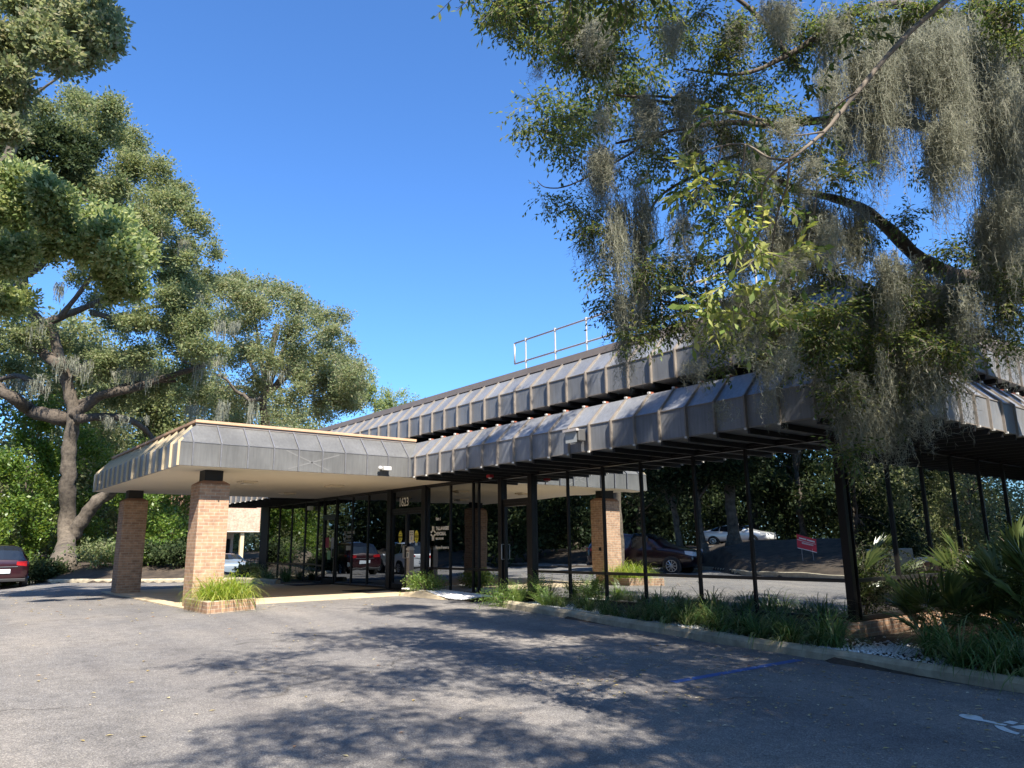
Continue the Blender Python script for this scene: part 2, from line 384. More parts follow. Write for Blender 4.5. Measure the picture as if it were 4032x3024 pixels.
def kerb(pts, name='kerb', wd=.17, h=.14, m=None, taper=None):
    """kerb with rounded shoulders along a polyline, following the ground"""
    P = [Vector((p[0], p[1], 0)) for p in pts]; R = []
    for a, b in zip(P[:-1], P[1:]):
        n = max(1, int((b - a).length / .3)); R += [a.lerp(b, k / n) for k in range(n)]
    R.append(P[-1]); prof = [(0, -.15), (.0, .62), (.02, .86), (.055, 1.0), (wd - .04, 1.0), (wd, .9), (wd, -.15)]
    V = []; Fc = []
    for k, p in enumerate(R):
        t = (R[min(k + 1, len(R) - 1)] - R[max(k - 1, 0)]).normalized(); nrm = Vector((t.y, -t.x, 0))
        z0 = float(ga(p.x, p.y)); hh = h * (1 + .03 * math.sin(k * 1.7))
        if taper and k < taper: hh *= .15 + .85 * k / taper
        for (o, zz) in prof:
            q = p + nrm * (o + .006 * math.sin(k * .9)); V.append((q.x, q.y, z0 + zz * hh))
    n = len(prof)
    for k in range(len(R) - 1):
        for j in range(n - 1): Fc.append((k * n + j, k * n + j + 1, (k + 1) * n + j + 1, (k + 1) * n + j))
    mb = MB(); mb.v = V; mb.f = Fc; mb.m = [0] * len(Fc)
    mb.face([V[j] for j in range(n)]); mb.face([V[(len(R) - 1) * n + j] for j in range(n)])
    return tag(mb.build(name, m or m_conc, smooth=False), kind='structure')
kerb([(9.85, 12.6), (9.8, 12.0), (9.6, 9), (9.45, 6), (9.3, 3), (9.3, -12)][::-1], taper=0)
kerb([(-1.1, -20), (-1.1, 11), (-1.4, 14), (-2.2, 17.0), (-4.2, 19.0), (-5.3, 20.3), (-5.5, 23.5), (-14, 23.6)], h=.15)
kerb([(4.9, 46), (4.9, 36.3), (8.6, 31.6), (9.9, 30.0), (10.9, 29.9)][::-1], h=.15)

# expansion joints of the main kerb show as thin dark grooves
# slab under the canopy, with a tan edge
s = MB(); s.prism([(4.64, 16.4), (5.5, 16.6), (10.0, 16.75), (11.02, 16.9), (11.02, 24.6), (4.64, 24.6)], .2, .43); tag(s.build('entrance_slab', m_slab, bevel=.01), kind='structure')
# island: tapered concrete nose and white gravel
isl = [(9.85, 16.85), (9.95, 15.9), (10.0, 14.5), (11.0, 14.35), (11.0, 17.25), (10.4, 17.3)]
nz = MB()
ring_o = [(9.72, 17.05), (9.74, 15.9), (9.74, 14.45)]; ring_i = [(10.15, 17.15), (10.15, 16.1), (9.84, 14.75)]
zo = [.40, .40, .38]; zt = [.45, .55, .42]
top_o = [(9.8, 17.0), (9.86, 15.95), (9.78, 14.55)]
for k in range(2):
    a, b = k, k + 1
    nz.face([(*ring_o[a], zo[a] - .1), (*ring_o[b], zo[b] - .1), (*top_o[b], zt[b]), (*top_o[a], zt[a])])
    nz.face([(*top_o[a], zt[a]), (*top_o[b], zt[b]), (*ring_i[b], zt[b]), (*ring_i[a], zt[a])])
nz.face([(*ring_o[2], .28), (*ring_i[2], .28), (*ring_i[2], zt[2]), (*top_o[2], zt[2])])
nz.face([(*ring_i[0], .3), (*ring_o[0], .3), (*top_o[0], zt[0]), (*ring_i[0], zt[0])])
tag(nz.build('kerb', mat('tan_concrete', (.55, .45, .3), .85, var=(4, .12))), kind='structure')
bd = MB(); bd.face([(9.8, 14.1, .38), (11.05, 14.0, .42), (11.05, 17.3, .47), (10.1, 17.2, .5), (10.1, 16.0, .5), (9.8, 14.7, .41)]); tag(bd.build('planting_bed', m_mulch), kind='structure')

def rocks(name, n, sampler, rmin, rmax, m):
    base = np.array([(1, 0, 0), (-1, 0, 0), (0, 1, 0), (0, -1, 0), (0, 0, 1), (0, 0, -1)], float)
    tri = np.array([(0, 2, 4), (2, 1, 4), (1, 3, 4), (3, 0, 4), (2, 0, 5), (1, 2, 5), (3, 1, 5), (0, 3, 5)])
    P = sampler(n); n = len(P)
    s = rng.uniform(rmin, rmax, (n, 1, 1)) * rng.uniform(.6, 1.2, (n, 1, 3)); s[:, :, 2] *= .6
    q = rng.uniform(-.35, .35, (n, 6, 3)); V = (base[None] + q) * s
    th = rng.uniform(0, 6.28, n); c, d = np.cos(th), np.sin(th)
    V = np.stack([V[..., 0] * c[:, None] - V[..., 1] * d[:, None], V[..., 0] * d[:, None] + V[..., 1] * c[:, None], V[..., 2]], -1) + P[:, None]
    Fc = (tri[None] + (np.arange(n) * 6)[:, None, None]).reshape(-1, 3)
    return tag(npmesh(name, V.reshape(-1, 3), Fc, m), kind='stuff')
def s_isl(n):
    y = rng.uniform(14.08, 17.2, n); x0 = np.interp(y, [14, 14.6, 16, 17.2], [9.86, 9.82, 10.15, 10.15]); x = x0 + (11.02 - x0) * rng.uniform(0, 1, n); return np.stack([x, y, .405 + .09 * (y - 14) / 3.2 + .05 * np.exp(-((x - 10.4) ** 2) * 5) + .01], 1)
rocks('white_gravel', 9500, s_isl, .014, .034, m_gravel)
def s_bed(n):
    y = rng.uniform(2.5, 12.4, n); x = kx(y) + .2 + np.abs(rng.normal(0, .3, n)); z = gr(x, y) + .012
    keep = (rng.uniform(0, 1, n) < .25 + .75 * np.clip((y - 7) / 4, 0, 1)) & (x < 11)
    return np.stack([x, y, z], 1)[keep]
rocks('white_gravel', 9000, s_bed, .012, .028, m_gravel)
def s_cor(n):
    x = rng.normal(10.55, .3, n); y = rng.normal(4.9, .35, n); return np.stack([x, y, gr(x, y) + .012], 1)
rocks('white_gravel', 900, s_cor, .012, .03, m_gravel)

# fallen leaves on the asphalt
def litter(n, box, name='fallen_leaves', smin=.016, smax=.034):
    x = rng.uniform(box[0], box[1], n); y = rng.uniform(box[2], box[3], n); z = ga(x, y) + .006
    th = rng.uniform(0, 6.28, n); s = rng.uniform(smin, smax, n)
    q = np.array([(-1, 0, 0), (0, -.45, .15), (1, 0, .05), (0, .45, .2)])
    V = q[None] * s[:, None, None]
    V = np.stack([V[..., 0] * np.cos(th)[:, None] - V[..., 1] * np.sin(th)[:, None], V[..., 0] * np.sin(th)[:, None] + V[..., 1] * np.cos(th)[:, None], V[..., 2]], -1)
    V = V + np.stack([x, y, z], 1)[:, None]
    k = ~((x > kx(y) - .02)); V = V[k]
    return tag(npmesh(name, V.reshape(-1, 3), np.arange(len(V) * 4).reshape(-1, 4), m_litter), kind='stuff')
litter(650, (5.6, 9.3, 2.2, 7.5)); litter(130, (1, 9.5, 5, 13), smin=.018, smax=.036)
litter(500, (-1, 9, 14, 34), smin=.03, smax=.05)

# blue bay line and white wheelchair symbol
bl = MB(); bl.face([(6.75, 5.60, float(ga(6.8, 5.6)) + .004), (9.2, 5.55, float(ga(9.2, 5.5)) + .004), (9.2, 5.66, float(ga(9.2, 5.66)) + .004), (6.75, 5.71, float(ga(6.8, 5.7)) + .004)])
tag(bl.build('bay_line', m_blue), kind='structure')
wc = MB()
def wpt(x, y):
    p = gz(3700 + x * .2614, 2760 + y * .2614, .03); return (p.x, p.y, float(ga(p.x, p.y)) + .005)
for poly in ([(288, 240), (310, 225), (350, 218), (470, 228), (540, 233), (600, 247), (640, 265), (660, 292), (780, 310), (900, 333), (1025, 358), (990, 372), (900, 362), (820, 345), (640, 315), (520, 300), (400, 283), (330, 262)],
             [(820, 362), (900, 375), (960, 382), (1000, 402), (1060, 430), (1130, 452), (1208, 470), (1180, 490), (1150, 492), (1060, 472), (960, 445), (890, 420), (850, 395)],
             [(955, 325), (1010, 308), (1060, 298), (1120, 308), (1185, 325), (1150, 338), (1105, 352), (1040, 340)],
             [(1055, 385), (1130, 372), (1200, 362), (1270, 355), (1340, 362), (1390, 385), (1340, 410), (1240, 422), (1160, 410)],
             [(1240, 500), (1290, 488), (1420, 510), (1500, 550), (1380, 540)]):
    wc.face([wpt(*p) for p in poly][::-1])
tag(wc.build('parking_symbol', m_wpaint), kind='structure')

# ------------------------------------------------------------------ office building
XG, YG = 11.1, 5.8            # glass planes
bld = wthing('office_building', 'dark glass walled low office with two stacked bronze metal fascia bands', 'building', (XG, YG, .4))
YF, XR = 30.6, 34.0
def fascia(xf, yf, z0, name, ribs_y, ribs_x, m=m_panel, h1=.48, dx=.42, h2=.44, back=2.0, trim=False):
    z1, z2 = z0 + h1, z0 + h1 + h2
    f = MB()
    # X-facing run (faces -X) and Y-facing run (faces -Y), mitred at the corner
    offs = [(0, z0), (0, z1), (dx, z2)]
    for (o1, a), (o2, b) in zip(offs[:-1], offs[1:]):
        ys = [YF] + list(ribs_y) + [None]
        f.face([(xf + o1, YF, a), (xf + o1, yf + o1, a), (xf + o2, yf + o2, b), (xf + o2, YF, b)])
        f.face([(xf + o1, yf + o1, a), (XR, yf + o1, a), (XR, yf + o2, b), (xf + o2, yf + o2, b)])
    f.face([(xf, YF, z0), (xf, YF, z1), (xf + dx, YF, z2), (xf + dx + 2, YF, z2), (xf + dx + 2, YF, z0)])
    f.face([(xf + dx, YF, z2), (xf + dx, yf + dx, z2), (xf + back, yf + back, z2), (xf + back, YF, z2)])
    f.face([(xf + dx, yf + dx, z2), (XR, yf + dx, z2), (XR, yf + back, z2), (xf + back, yf + back, z2)])
    o = f.build(name, m, bld)
    d, wd = .03, .013
    r = MB()
    def ribprof(p, t, nrm):     # p: base point of the rib on the fascia line, t: unit along, nrm: outward
        A = [(0, z0 - .015), (0, z1), (dx, z2)]; B = [(d, z0 - .015), (d, z1 + .02), (dx + .03 - d, z2 + .05)]
        pa = [Vector((p[0] - nrm[0] * q[0], p[1] - nrm[1] * q[0], q[1])) for q in A]
        pb = [Vector((p[0] + nrm[0] * .055, p[1] + nrm[1] * .038, z0 - .015)), Vector((p[0] + nrm[0] * .055, p[1] + nrm[1] * .038, z1 + .012)),
              Vector((p[0] - nrm[0] * (dx - .022), p[1] - nrm[1] * (dx - .022), z2 + .022))]
        tv = Vector((t[0], t[1], 0)) * wd
        for k in range(2):
            a1, a2, b1, b2 = pa[k], pa[k + 1], pb[k], pb[k + 1]
            r.face([a1 - tv, b1 - tv, b2 - tv, a2 - tv]); r.face([a1 + tv, a2 + tv, b2 + tv, b1 + tv]); r.face([b1 - tv, b1 + tv, b2 + tv, b2 - tv])
        r.face([pa[0] - tv, pa[0] + tv, pb[0] + tv, pb[0] - tv]); r.face([pa[2] - tv, pb[2] - tv, pb[2] + tv, pa[2] + tv])
        if trim:
            c = pa[2]; r.box(c.x - .012 if abs(nrm[0]) else c.x - .03, c.x + .07 if abs(nrm[0]) else c.x + .03, c.y - .03 if abs(nrm[0]) else c.y - .012, c.y + .03 if abs(nrm[0]) else c.y + .07, c.z - .0, c.z + .035, 1)
            q = pb[2]; r.box(q.x - .03, q.x + .03, q.y - .022, q.y + .022, q.z - .02, q.z + .012, 2)
            q = pb[0]; r.box(q.x - .012, q.x + .012, q.y - .02, q.y + .02, q.z - .012, q.z + .02, 2)
    for y in ribs_y: ribprof((xf, y), (0, 1), (-1, 0))
    for x in ribs_x: ribprof((x, yf), (1, 0), (0, -1))
    # hip seam at the corner
    r.tube([(xf - .01, yf - .01, z0), (xf - .01, yf - .01, z1), (xf + dx, yf + dx, z2 + .01)], .022, 6)
    # hem along the fold and the bottom edge
    for zz in (z1, z0 + .012):
        r.box(xf - .012, xf + .004, yf - .012, YF, zz - .008, zz + .008, 0); r.box(xf + .004, XR, yf - .012, yf + .004, zz - .008, zz + .008, 0)
    rb = r.build('standing_seams', [m_seam, m_red, m_white], o)
    return o
RY = [y for y in (15.555 - .5445 * k for k in range(21)) if y > 4.4]
RYb = [24.9 + .5445 * k for k in range(11) if 24.9 + .5445 * k < YF]
RX = [9.95 + .5445 * k for k in range(44) if 9.95 + .5445 * k < XR]
tag(fascia(9.5, 4.2, 3.24, 'roof_fascia', RY + RYb, RX, trim=True), 'lower tier of bronze panel fascia')
RYu = [5.706 + .5445 * k for k in range(46) if 5.706 + .5445 * k < YF] + [5.16]
RXu = [10.3 + .5445 * k for k in range(43)]
up = tag(fascia(9.94, 4.62, 4.36, 'roof_fascia', RYu, RXu), 'upper tier of bronze panel fascia')
c = MB()
c.box(10.33, 10.47, 4.99, YF, 5.285, 5.425); c.box(10.47, XR, 4.99, 5.13, 5.285, 5.425)
c.build('roof_coping', m_cap, bld)
d = MB(); d.box(10.47, XR, 5.13, YF, 5.27, 5.3); d.build('flat_roof', m_dsoffit, bld)
# clerestory wall between the roofs, soffits with joists, rear mass
wl = MB()
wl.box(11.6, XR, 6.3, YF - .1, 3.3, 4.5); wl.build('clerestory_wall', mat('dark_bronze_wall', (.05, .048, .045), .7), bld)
so_ = MB()
for (x0, y0, z, xe, ye) in ((9.515, 4.215, 3.25, 11.14, 5.84), (9.955, 4.635, 4.37, 11.62, 6.32)):
    so_.face([(x0, YF, z), (xe, YF, z), (xe, ye, z), (x0, y0, z)]); so_.face([(x0, y0, z), (xe, ye, z), (XR, ye, z), (XR, y0, z)])
sf = so_.build('eave_soffit', m_dsoffit, bld)
j = MB()
for (ys, xs, x0, y0, z, xe, ye) in ((RY + RYb, RX, 9.52, 4.22, 3.25, 11.06, 5.76), (RYu, RXu, 9.96, 4.64, 4.37, 11.6, 6.3)):
    for y in ys:
        j.box(max(x0, x0), xe, y - .022, y + .022, z - .085, z - .003)
        if y < ye: pass
    for x in xs:
        j.box(x - .022, x + .022, y0, ye if x > xe else min(ye, y0 + (x - x0)), z - .085, z - .003)
tag(j.build('joist', m_black, sf), kind='stuff')
# dwarf wall under the glass, brick at the corner
m_pl = mat('dark_plinth', (.06, .06, .058), .8, var=(5, .3))
for a, b in ((5.96, 13.05), (14.25, 17.5), (24.3, 29.0)): MB().box(11.05, 11.3, a, b, 0, .438).build('base_wall', m_pl, bld)
bk = MB(); bk.box(11.02, XR, 5.72, 5.95, 0, .44); bk.build('brick_base', m_brick, bld, bevel=.004)
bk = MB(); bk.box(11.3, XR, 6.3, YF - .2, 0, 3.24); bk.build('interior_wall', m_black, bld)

def muntin(mb, y, w_=.05, z0=.43, z1=3.24, dep=.07): mb.box(XG - dep, XG + .02, y - w_ / 2, y + w_ / 2, z0, z1)
def window(y0, y1, z0=.46, z1=3.20, tr=1.03, glass=None, low=True, name='window', floor=None):
    """one bay of the X-facing wall; frame + panes"""
    glass = glass or m_glass; t = .045
    f = MB()
    f.box(XG - .045, XG + .02, y0, y0 + t / 2, z0, z1); f.box(XG - .045, XG + .02, y1 - t / 2, y1, z0, z1)
    f.box(XG - .042, XG + .018, y0 + t / 2, y1 - t / 2, z1 - .05, z1); f.box(XG - .042, XG + .018, y0 + t / 2, y1 - t / 2, z0 - .0, z0 + .05, 1)
    if tr: f.box(XG - .04, XG + .018, y0 + t / 2, y1 - t / 2, tr - .03, tr + .025, 1 if y1 < 13 else 0)
    fo = f.build(name, [m_frame, m_framel], bld, bevel=.003)
    zs = [(z0 + .05, tr - .03), (tr + .025, z1 - .05)] if tr else [(z0 + .05, z1 - .05)]
    for a, b in zs:
        p = MB(); tl = rng.uniform(-.0016, .0016); tv = rng.uniform(-.001, .001); hw = (y1 - y0) / 2; hh = (b - a) / 2
        p.face([(XG - .012 + tl * s_ * hw * 2 + tv * u_ * hh * 2, (y0 + y1) / 2 + s_ * (hw - t / 2), (a + b) / 2 + u_ * hh) for s_, u_ in ((1, -1), (-1, -1), (-1, 1), (1, 1))])
        p.build('pane', glass, fo)
    return fo
MY = [5.86, 7.44, 8.54, 9.81, 10.84, 11.90, 13.06]
for a, b in zip(MY[:-1], MY[1:]): window(a, b)
for a, b in ((14.26, 15.14), (15.38, 16.38), (16.38, 17.5)): window(a, b, z0=.44, glass=m_glassm)
for a, b in ((19.6, 20.86), (20.86, 21.9), (21.9, 23.0)): window(a, b, z0=.44, glass=m_glassd, tr=None)
window(15.14, 15.38, z0=.44, tr=1.03, glass=m_glassd)
window(23.99, 24.46, z0=.44, glass=m_glassd, tr=1.0)
for a, b in zip((24.46, 25.5, 26.7, 27.87), (25.5, 26.7, 27.87, 29.0)): window(a, b, z0=.44, glass=m_glassm)
# doors
def door(y0, y1, ztop=2.56, handle_side=1, glass=None, zb=.445):
    f = MB(); t = .055
    f.box(XG - .06, XG + .02, y0, y0 + t, zb, ztop); f.box(XG - .06, XG + .02, y1 - t, y1, zb, ztop)
    f.box(XG - .056, XG + .018, y0 + t, y1 - t, ztop - .07, ztop); f.box(XG - .056, XG + .018, y0 + t, y1 - t, zb, zb + .14)
    fo = f.build('door', m_frame, bld, bevel=.003)
    p = MB(); p.face([(XG - .012, y1 - t, zb + .14), (XG - .012, y0 + t, zb + .14), (XG - .012, y0 + t, ztop - .07), (XG - .012, y1 - t, ztop - .07)]); p.build('pane', glass or m_glassd, fo)
    hy = y0 + t / 2 if handle_side < 0 else y1 - t / 2; h_ = MB()
    h_.tube([(XG - .05, hy, 1.62), (XG - .13, hy, 1.62), (XG - .13, hy, 1.28), (XG - .05, hy, 1.28)], .012, 8)
    h_.build('handle', m_galv, fo, smooth=True)
    return fo
def transom(y0, y1, z0, glass):
    f = MB(); f.box(XG - .065, XG + .02, y0, y1, z0, z0 + .1); f.box(XG - .065, XG + .02, y0, y0 + .04, z0 + .1, 3.2); f.box(XG - .065, XG + .02, y1 - .04, y1, z0 + .1, 3.2); f.box(XG - .06, XG + .02, y0 + .04, y1 - .04, 3.14, 3.2)
    fo = f.build('window', m_frame, bld); p = MB()
    p.face([(XG - .012, y1 - .04, z0 + .1), (XG - .012, y0 + .04, z0 + .1), (XG - .012, y0 + .04, 3.14), (XG - .012, y1 - .04, 3.14)]); p.build('pane', glass, fo)
    return fo
door(17.72, 18.55, handle_side=1); door(18.55, 19.38, handle_side=-1); tm = transom(17.72, 19.38, 2.56, m_glassd)
door(23.06, 23.93, handle_side=-1); transom(23.0, 23.99, 2.56, m_glassd)
door(13.2, 14.12, handle_side=1, glass=m_glass); transom(13.12, 14.2, 2.56, m_glass)
# heavy posts beside the doors
for y, w_ in ((13.09, .14), (14.2, .14), (17.61, .2), (19.49, .22)): MB().box(XG - .1, XG + .03, y - w_ / 2, y + w_ / 2, .43, 3.24).build('door_post', m_frame, bld, bevel=.004)
cp = MB(); cp.box(XG - .07, XG + .03, YG - .05, YG + .05, .43, 3.24); cp.box(XG - .06, XG - .0, YG + .1, YF, 3.195, 3.245); cp.build('corner_post', m_frame, bld, bevel=.004)
# left end wall return beyond the glass
# right wing glass (faces -Y)
xs = [11.22, 12.6] + [12.6 + 1.29 * k for k in range(1, 15)]
for a, b in zip(xs[:-1], xs[1:]):
    f = MB(); t = .05
    f.box(a, a + t / 2, YG - .045, YG + .02, .46, 3.2); f.box(b - t / 2, b, YG - .045, YG + .02, .46, 3.2)
    for z, w_, mm in ((.46, .06, 1), (1.0, .055, 1), (3.15, .05, 0)): f.box(a + t / 2, b - t / 2, YG - .042, YG + .018, z, z + w_, mm)
    fo = f.build('window', [m_frame, m_framel], bld, bevel=.003)
    for z0, z1 in ((.52, 1.0), (1.055, 3.15)):
        p = MB(); tl = rng.uniform(-.0016, .0016) * (b - a)
        p.face([(a + t / 2, YG - .012 - tl, z0), (b - t / 2, YG - .012 + tl, z0), (b - t / 2, YG - .012 + tl, z1), (a + t / 2, YG - .012 - tl, z1)]); p.build('pane', m_glass, fo)
cp = MB(); cp.box(XG + .05, XR, YG - .06, YG, 3.195, 3.245); cp.build('head_beam', m_frame, bld)

# lettering on the glass
def text(body, y, z, size, m, parent, x=XG - .075, sx=1.0, bold=0, align='LEFT', flip=False):
    cu = bpy.data.curves.new('lettering', 'FONT'); cu.body = body; cu.size = size; cu.extrude = .001; cu.align_x = align; cu.offset = bold
    tmp = bpy.data.objects.new('lettering', cu); COL.objects.link(tmp); me = bpy.data.meshes.new_from_object(tmp.evaluated_get(bpy.context.evaluated_depsgraph_get())); bpy.data.objects.remove(tmp)
    me.materials.clear(); me.materials.append(m); o = bpy.data.objects.new('lettering', me); COL.objects.link(o)
    Mx = Matrix(((0, 0, -1, x), (-1, 0, 0, y), (0, 1, 0, z), (0, 0, 0, 1))) @ Matrix.Diagonal((sx, 1, 1, 1))
    if parent is not None:
        o.parent = parent
    o.matrix_basis = Mx
    return o
m_letter = mat('white_vinyl', (.72, .70, .64), .6)
text('1623', 18.95, 2.72, .34, m_letter, tm, sx=.80, bold=.004)
def decal(pts, m, parent, name='sticker', x=XG - .016):
    mb = MB(); mb.face([(x, p[0], p[1]) for p in pts]); return mb.build(name, m, parent)
def rect(y0, y1, z0, z1): return [(y1, z0), (y0, z0), (y0, z1), (y1, z1)]
win_logo = [o for o in bld.children if o.name.startswith('window')]
def logo(yl, z, k, parent, lines, tiny=False, mm=None):
    mm = mm or m_letter; X = XG - .016
    lg = MB(); a, b, e, g_ = .022 * k, .085 * k, .19 * k, .012 * k
    cy = yl; cz = z
    for sy in (-1, 1):
        for sz in (-1, 1):
            pts = [(g_, e), (b * .62, e), (b * .62, b * 1.05), (b * .9, b * .72), (e * .62, b * .62), (e * .62, g_), (b * .95, g_), (g_, b * .75)]
            q = [(X, cy + sy * p[0], cz + sz * p[1]) for p in pts]
            if sy * sz > 0: q = q[::-1]
            lg.face(q)
    lg.build('emblem', mm, parent)
    for (s_, dy, dz, sz_, bo) in lines: text(s_, yl - dy, z + dz, sz_, mm, parent, x=X, sx=.8, bold=bo)
w3 = [o for o in bld.children if o.name.startswith('window')][8]
logo(17.22, 1.93, 1.0, w3, [('Suite 1', .13, .34, .105, .003), ('TALLAHASSEE', .13, .085, .125, .004), ('MEMORIAL', .13, -.055, .125, .004), ('HEALTHCARE', .13, -.165, .075, .003), ('Human Resources', .13, -.40, .105, .003)])
m_yel = mat('yellow_sticker', (.75, .66, .06), .5); m_pap = mat('paper_notice', (.72, .68, .6), .7); m_bl = mat('pale_blue_sticker', (.45, .6, .8), .6)
drs = [o for o in bld.children if o.name.startswith('door') and not o.name.startswith('door_post')]
def oval(cy, cz, ry, rz): return [(cy + ry * math.cos(t), cz + rz * math.sin(t)) for t in [2 * math.pi * k / 24 for k in range(24)]]
for cy, d_ in ((18.93, drs[1]), (18.06, drs[0])):
    decal(oval(cy, 1.86, .105, .17)[::-1], m_yel, d_); decal(rect(cy - .1, cy + .1, 1.83, 1.89), m_black, d_, x=XG - .018)
    text('AUTOMATIC', cy + .075, 1.915, .034, m_black, d_, x=XG - .018, sx=.75); text('CAUTION', cy + .085, 1.842, .046, m_yel, d_, x=XG - .02, sx=.8); text('DOOR', cy + .045, 1.775, .04, m_black, d_, x=XG - .018, sx=.8)
decal(rect(18.2, 18.44, 1.7, 2.03), m_pap, drs[0], 'notice'); decal(oval(18.32, 1.82, .045, .05)[::-1], mat('grey_print', (.35, .4, .5), .8), drs[0], 'print', x=XG - .018)
text('VISITORS', 18.41, 1.96, .05, m_black, drs[0], x=XG - .018, sx=.8); text('WELCOME', 18.41, 1.9, .045, m_black, drs[0], x=XG - .018, sx=.8)
decal(rect(18.0, 18.13, 1.62, 1.685), m_bl, drs[0])
m_letd = mat('faded_vinyl', (.42, .42, .38), .7)
w5 = [o for o in bld.children if o.name.startswith('window') and abs(sum(v.co.y for v in o.data.vertices) / len(o.data.vertices) - 22.45) < .1][0]
logo(22.42, 1.93, .9, w5, [('Suite 2', .13, .34, .1, .002), ('TALLAHASSEE', .13, .085, .11, .003), ('MEMORIAL', .13, -.05, .11, .003), ('HEALTHCARE', .13, -.155, .07, .002)], mm=m_letd)
decal(rect(21.98, 22.3, 1.5, 1.64), m_letd, w5, 'notice')
d2 = drs[2]
for (a, b, z0, z1, c_) in ((23.56, 23.83, 1.58, 1.92, (.4, .05, .06)), (23.2, 23.42, 1.55, 1.9, (.5, .48, .44)), (23.4, 23.66, 1.2, 1.48, (.3, .5, .2)), (23.38, 23.56, 1.6, 1.78, (.45, .35, .08))):
    decal(rect(a, b, z0, z1), mat('notice_print', c_, .7), d2, 'notice')
bx = MB(); bx.box(XG - .05, XG - .02, 22.0, 22.1, 1.0, 1.12); bx.build('door_button', mat('steel_plate', (.5, .6, .65), .4), w5)

# pipe on the upper roof
vp = tag(MB().tube([(11.4, 9.95, 5.28), (11.4, 9.95, 5.62)], .09, 16).build('roof_vent_pipe', mat('pale_pvc', (.5, .55, .45), .6), smooth=True), 'short pale vent pipe standing on the upper flat roof near the rail', 'vent pipe')
# ------------------------------------------------------------------ carport
cpx0, cpy0, cpy1, cpx1 = 4.15, 15.8, 24.6, 9.5
cpt = wthing('entrance_canopy', 'flat roofed drive-through canopy with grey panel fascia on two tan brick piers', 'canopy', (6.8, 20.2, .43))
z0, z1, z2, dx = 3.24, 3.72, 4.18, .42
f = MB()
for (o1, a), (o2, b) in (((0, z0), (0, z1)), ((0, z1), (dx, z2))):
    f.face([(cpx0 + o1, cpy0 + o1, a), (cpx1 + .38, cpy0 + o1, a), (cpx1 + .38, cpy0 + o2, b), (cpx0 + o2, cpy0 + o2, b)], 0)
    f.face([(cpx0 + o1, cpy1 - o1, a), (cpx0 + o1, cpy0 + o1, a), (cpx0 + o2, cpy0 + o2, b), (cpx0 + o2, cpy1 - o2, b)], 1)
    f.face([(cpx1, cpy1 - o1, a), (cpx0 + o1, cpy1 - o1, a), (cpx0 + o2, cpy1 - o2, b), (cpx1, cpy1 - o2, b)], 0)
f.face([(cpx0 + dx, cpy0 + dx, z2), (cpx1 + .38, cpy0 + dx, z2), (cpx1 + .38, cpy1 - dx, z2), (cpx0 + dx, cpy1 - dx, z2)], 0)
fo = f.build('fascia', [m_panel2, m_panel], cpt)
m_tans = mat('tan_seam', (.47, .38, .24), .5, .1)
def rib2(p, t, nrm, mm, d=.035, wd=.012):
    e = min(abs(p[1] - cpy0), abs(p[1] - cpy1)) if abs(nrm[0]) else abs(p[0] - cpx0)
    fr = min(1.0, max(.05, e / .42)); dx = .42 * fr; z2 = z1 + (4.18 - z1) * fr
    r = MB()
    pa = [Vector((p[0], p[1], z0)), Vector((p[0], p[1], z1)), Vector((p[0] - nrm[0] * dx, p[1] - nrm[1] * dx, z2))]
    pb = [Vector((p[0] + nrm[0] * d, p[1] + nrm[1] * d, z0)), Vector((p[0] + nrm[0] * d, p[1] + nrm[1] * d, z1 + d * .4)), Vector((p[0] - nrm[0] * (dx - d * .6), p[1] - nrm[1] * (dx - d * .6), z2 + d * .7))]
    tv = Vector((t[0], t[1], 0)) * wd
    for k in range(2):
        a1, a2, b1, b2 = pa[k], pa[k + 1], pb[k], pb[k + 1]
        r.face([a1 - tv, b1 - tv, b2 - tv, a2 - tv], 0); r.face([a1 + tv, a2 + tv, b2 + tv, b1 + tv], 0); r.face([b1 - tv, b1 + tv, b2 + tv, b2 - tv], 0)
    r.face([pa[0] - tv, pa[0] + tv, pb[0] + tv, pb[0] - tv], 0)
    r.build('seam', m_tans if mm else m_seamg, fo)
for k in range(10): rib2((4.385 + .5605 * k, cpy0), (1, 0), (0, -1), 0)
for k in range(10): rib2((4.385 + .5605 * k, cpy1), (1, 0), (0, 1), 0)
for k in range(16): rib2((cpx0, cpy0 + .08 + .55 * k + (.0 if k else -.02)), (0, 1), (-1, 0), 1, d=.045, wd=.016)
r = MB(); r.box(cpx0 - .006, cpx1 - .04, cpy0 - .008, cpy0 + .003, z1 - .008, z1 + .006, 0)
r.build('fold_line', m_seamg, fo)
t_ = MB(); ex = 9.86
t_.box(cpx0 + .34, ex, cpy0 + .33, cpy0 + .44, z2 - .0, z2 + .06); t_.box(cpx0 + .34, cpx0 + .44, cpy0 + .44, cpy1 - .34, z2, z2 + .06)
t_.build('roof_edge_trim', m_orange, cpt, bevel=.006)
t_ = MB(); t_.box(cpx0 + .36, ex, cpy0 + .36, cpy0 + .42, z2 - .05, z2 - .001); t_.build('trim_shadow_gap', m_cap, cpt)
s = MB(); s.box(cpx0 + .02, XG - .08, cpy0 + .02, cpy1 - .02, z0 - .004, z0 + .03); s.build('soffit', m_soffit, cpt)
st = MB()
for (xa, za, xb, zb) in ((6.35, 3.68, 7.35, 3.3), (6.4, 3.28, 7.6, 3.66)):
    v = Vector((xb - xa, 0, zb - za)).normalized(); n_ = Vector((-v.z, 0, v.x)) * .012
    st.face([(xa - n_.x, cpy0 - .003, za - n_.z), (xb - n_.x, cpy0 - .003, zb - n_.z), (xb + n_.x, cpy0 - .003, zb + n_.z), (xa + n_.x, cpy0 - .003, za + n_.z)])
st.build('scuff_mark', mat('pale_scuff', (.17, .168, .162), .6), fo)
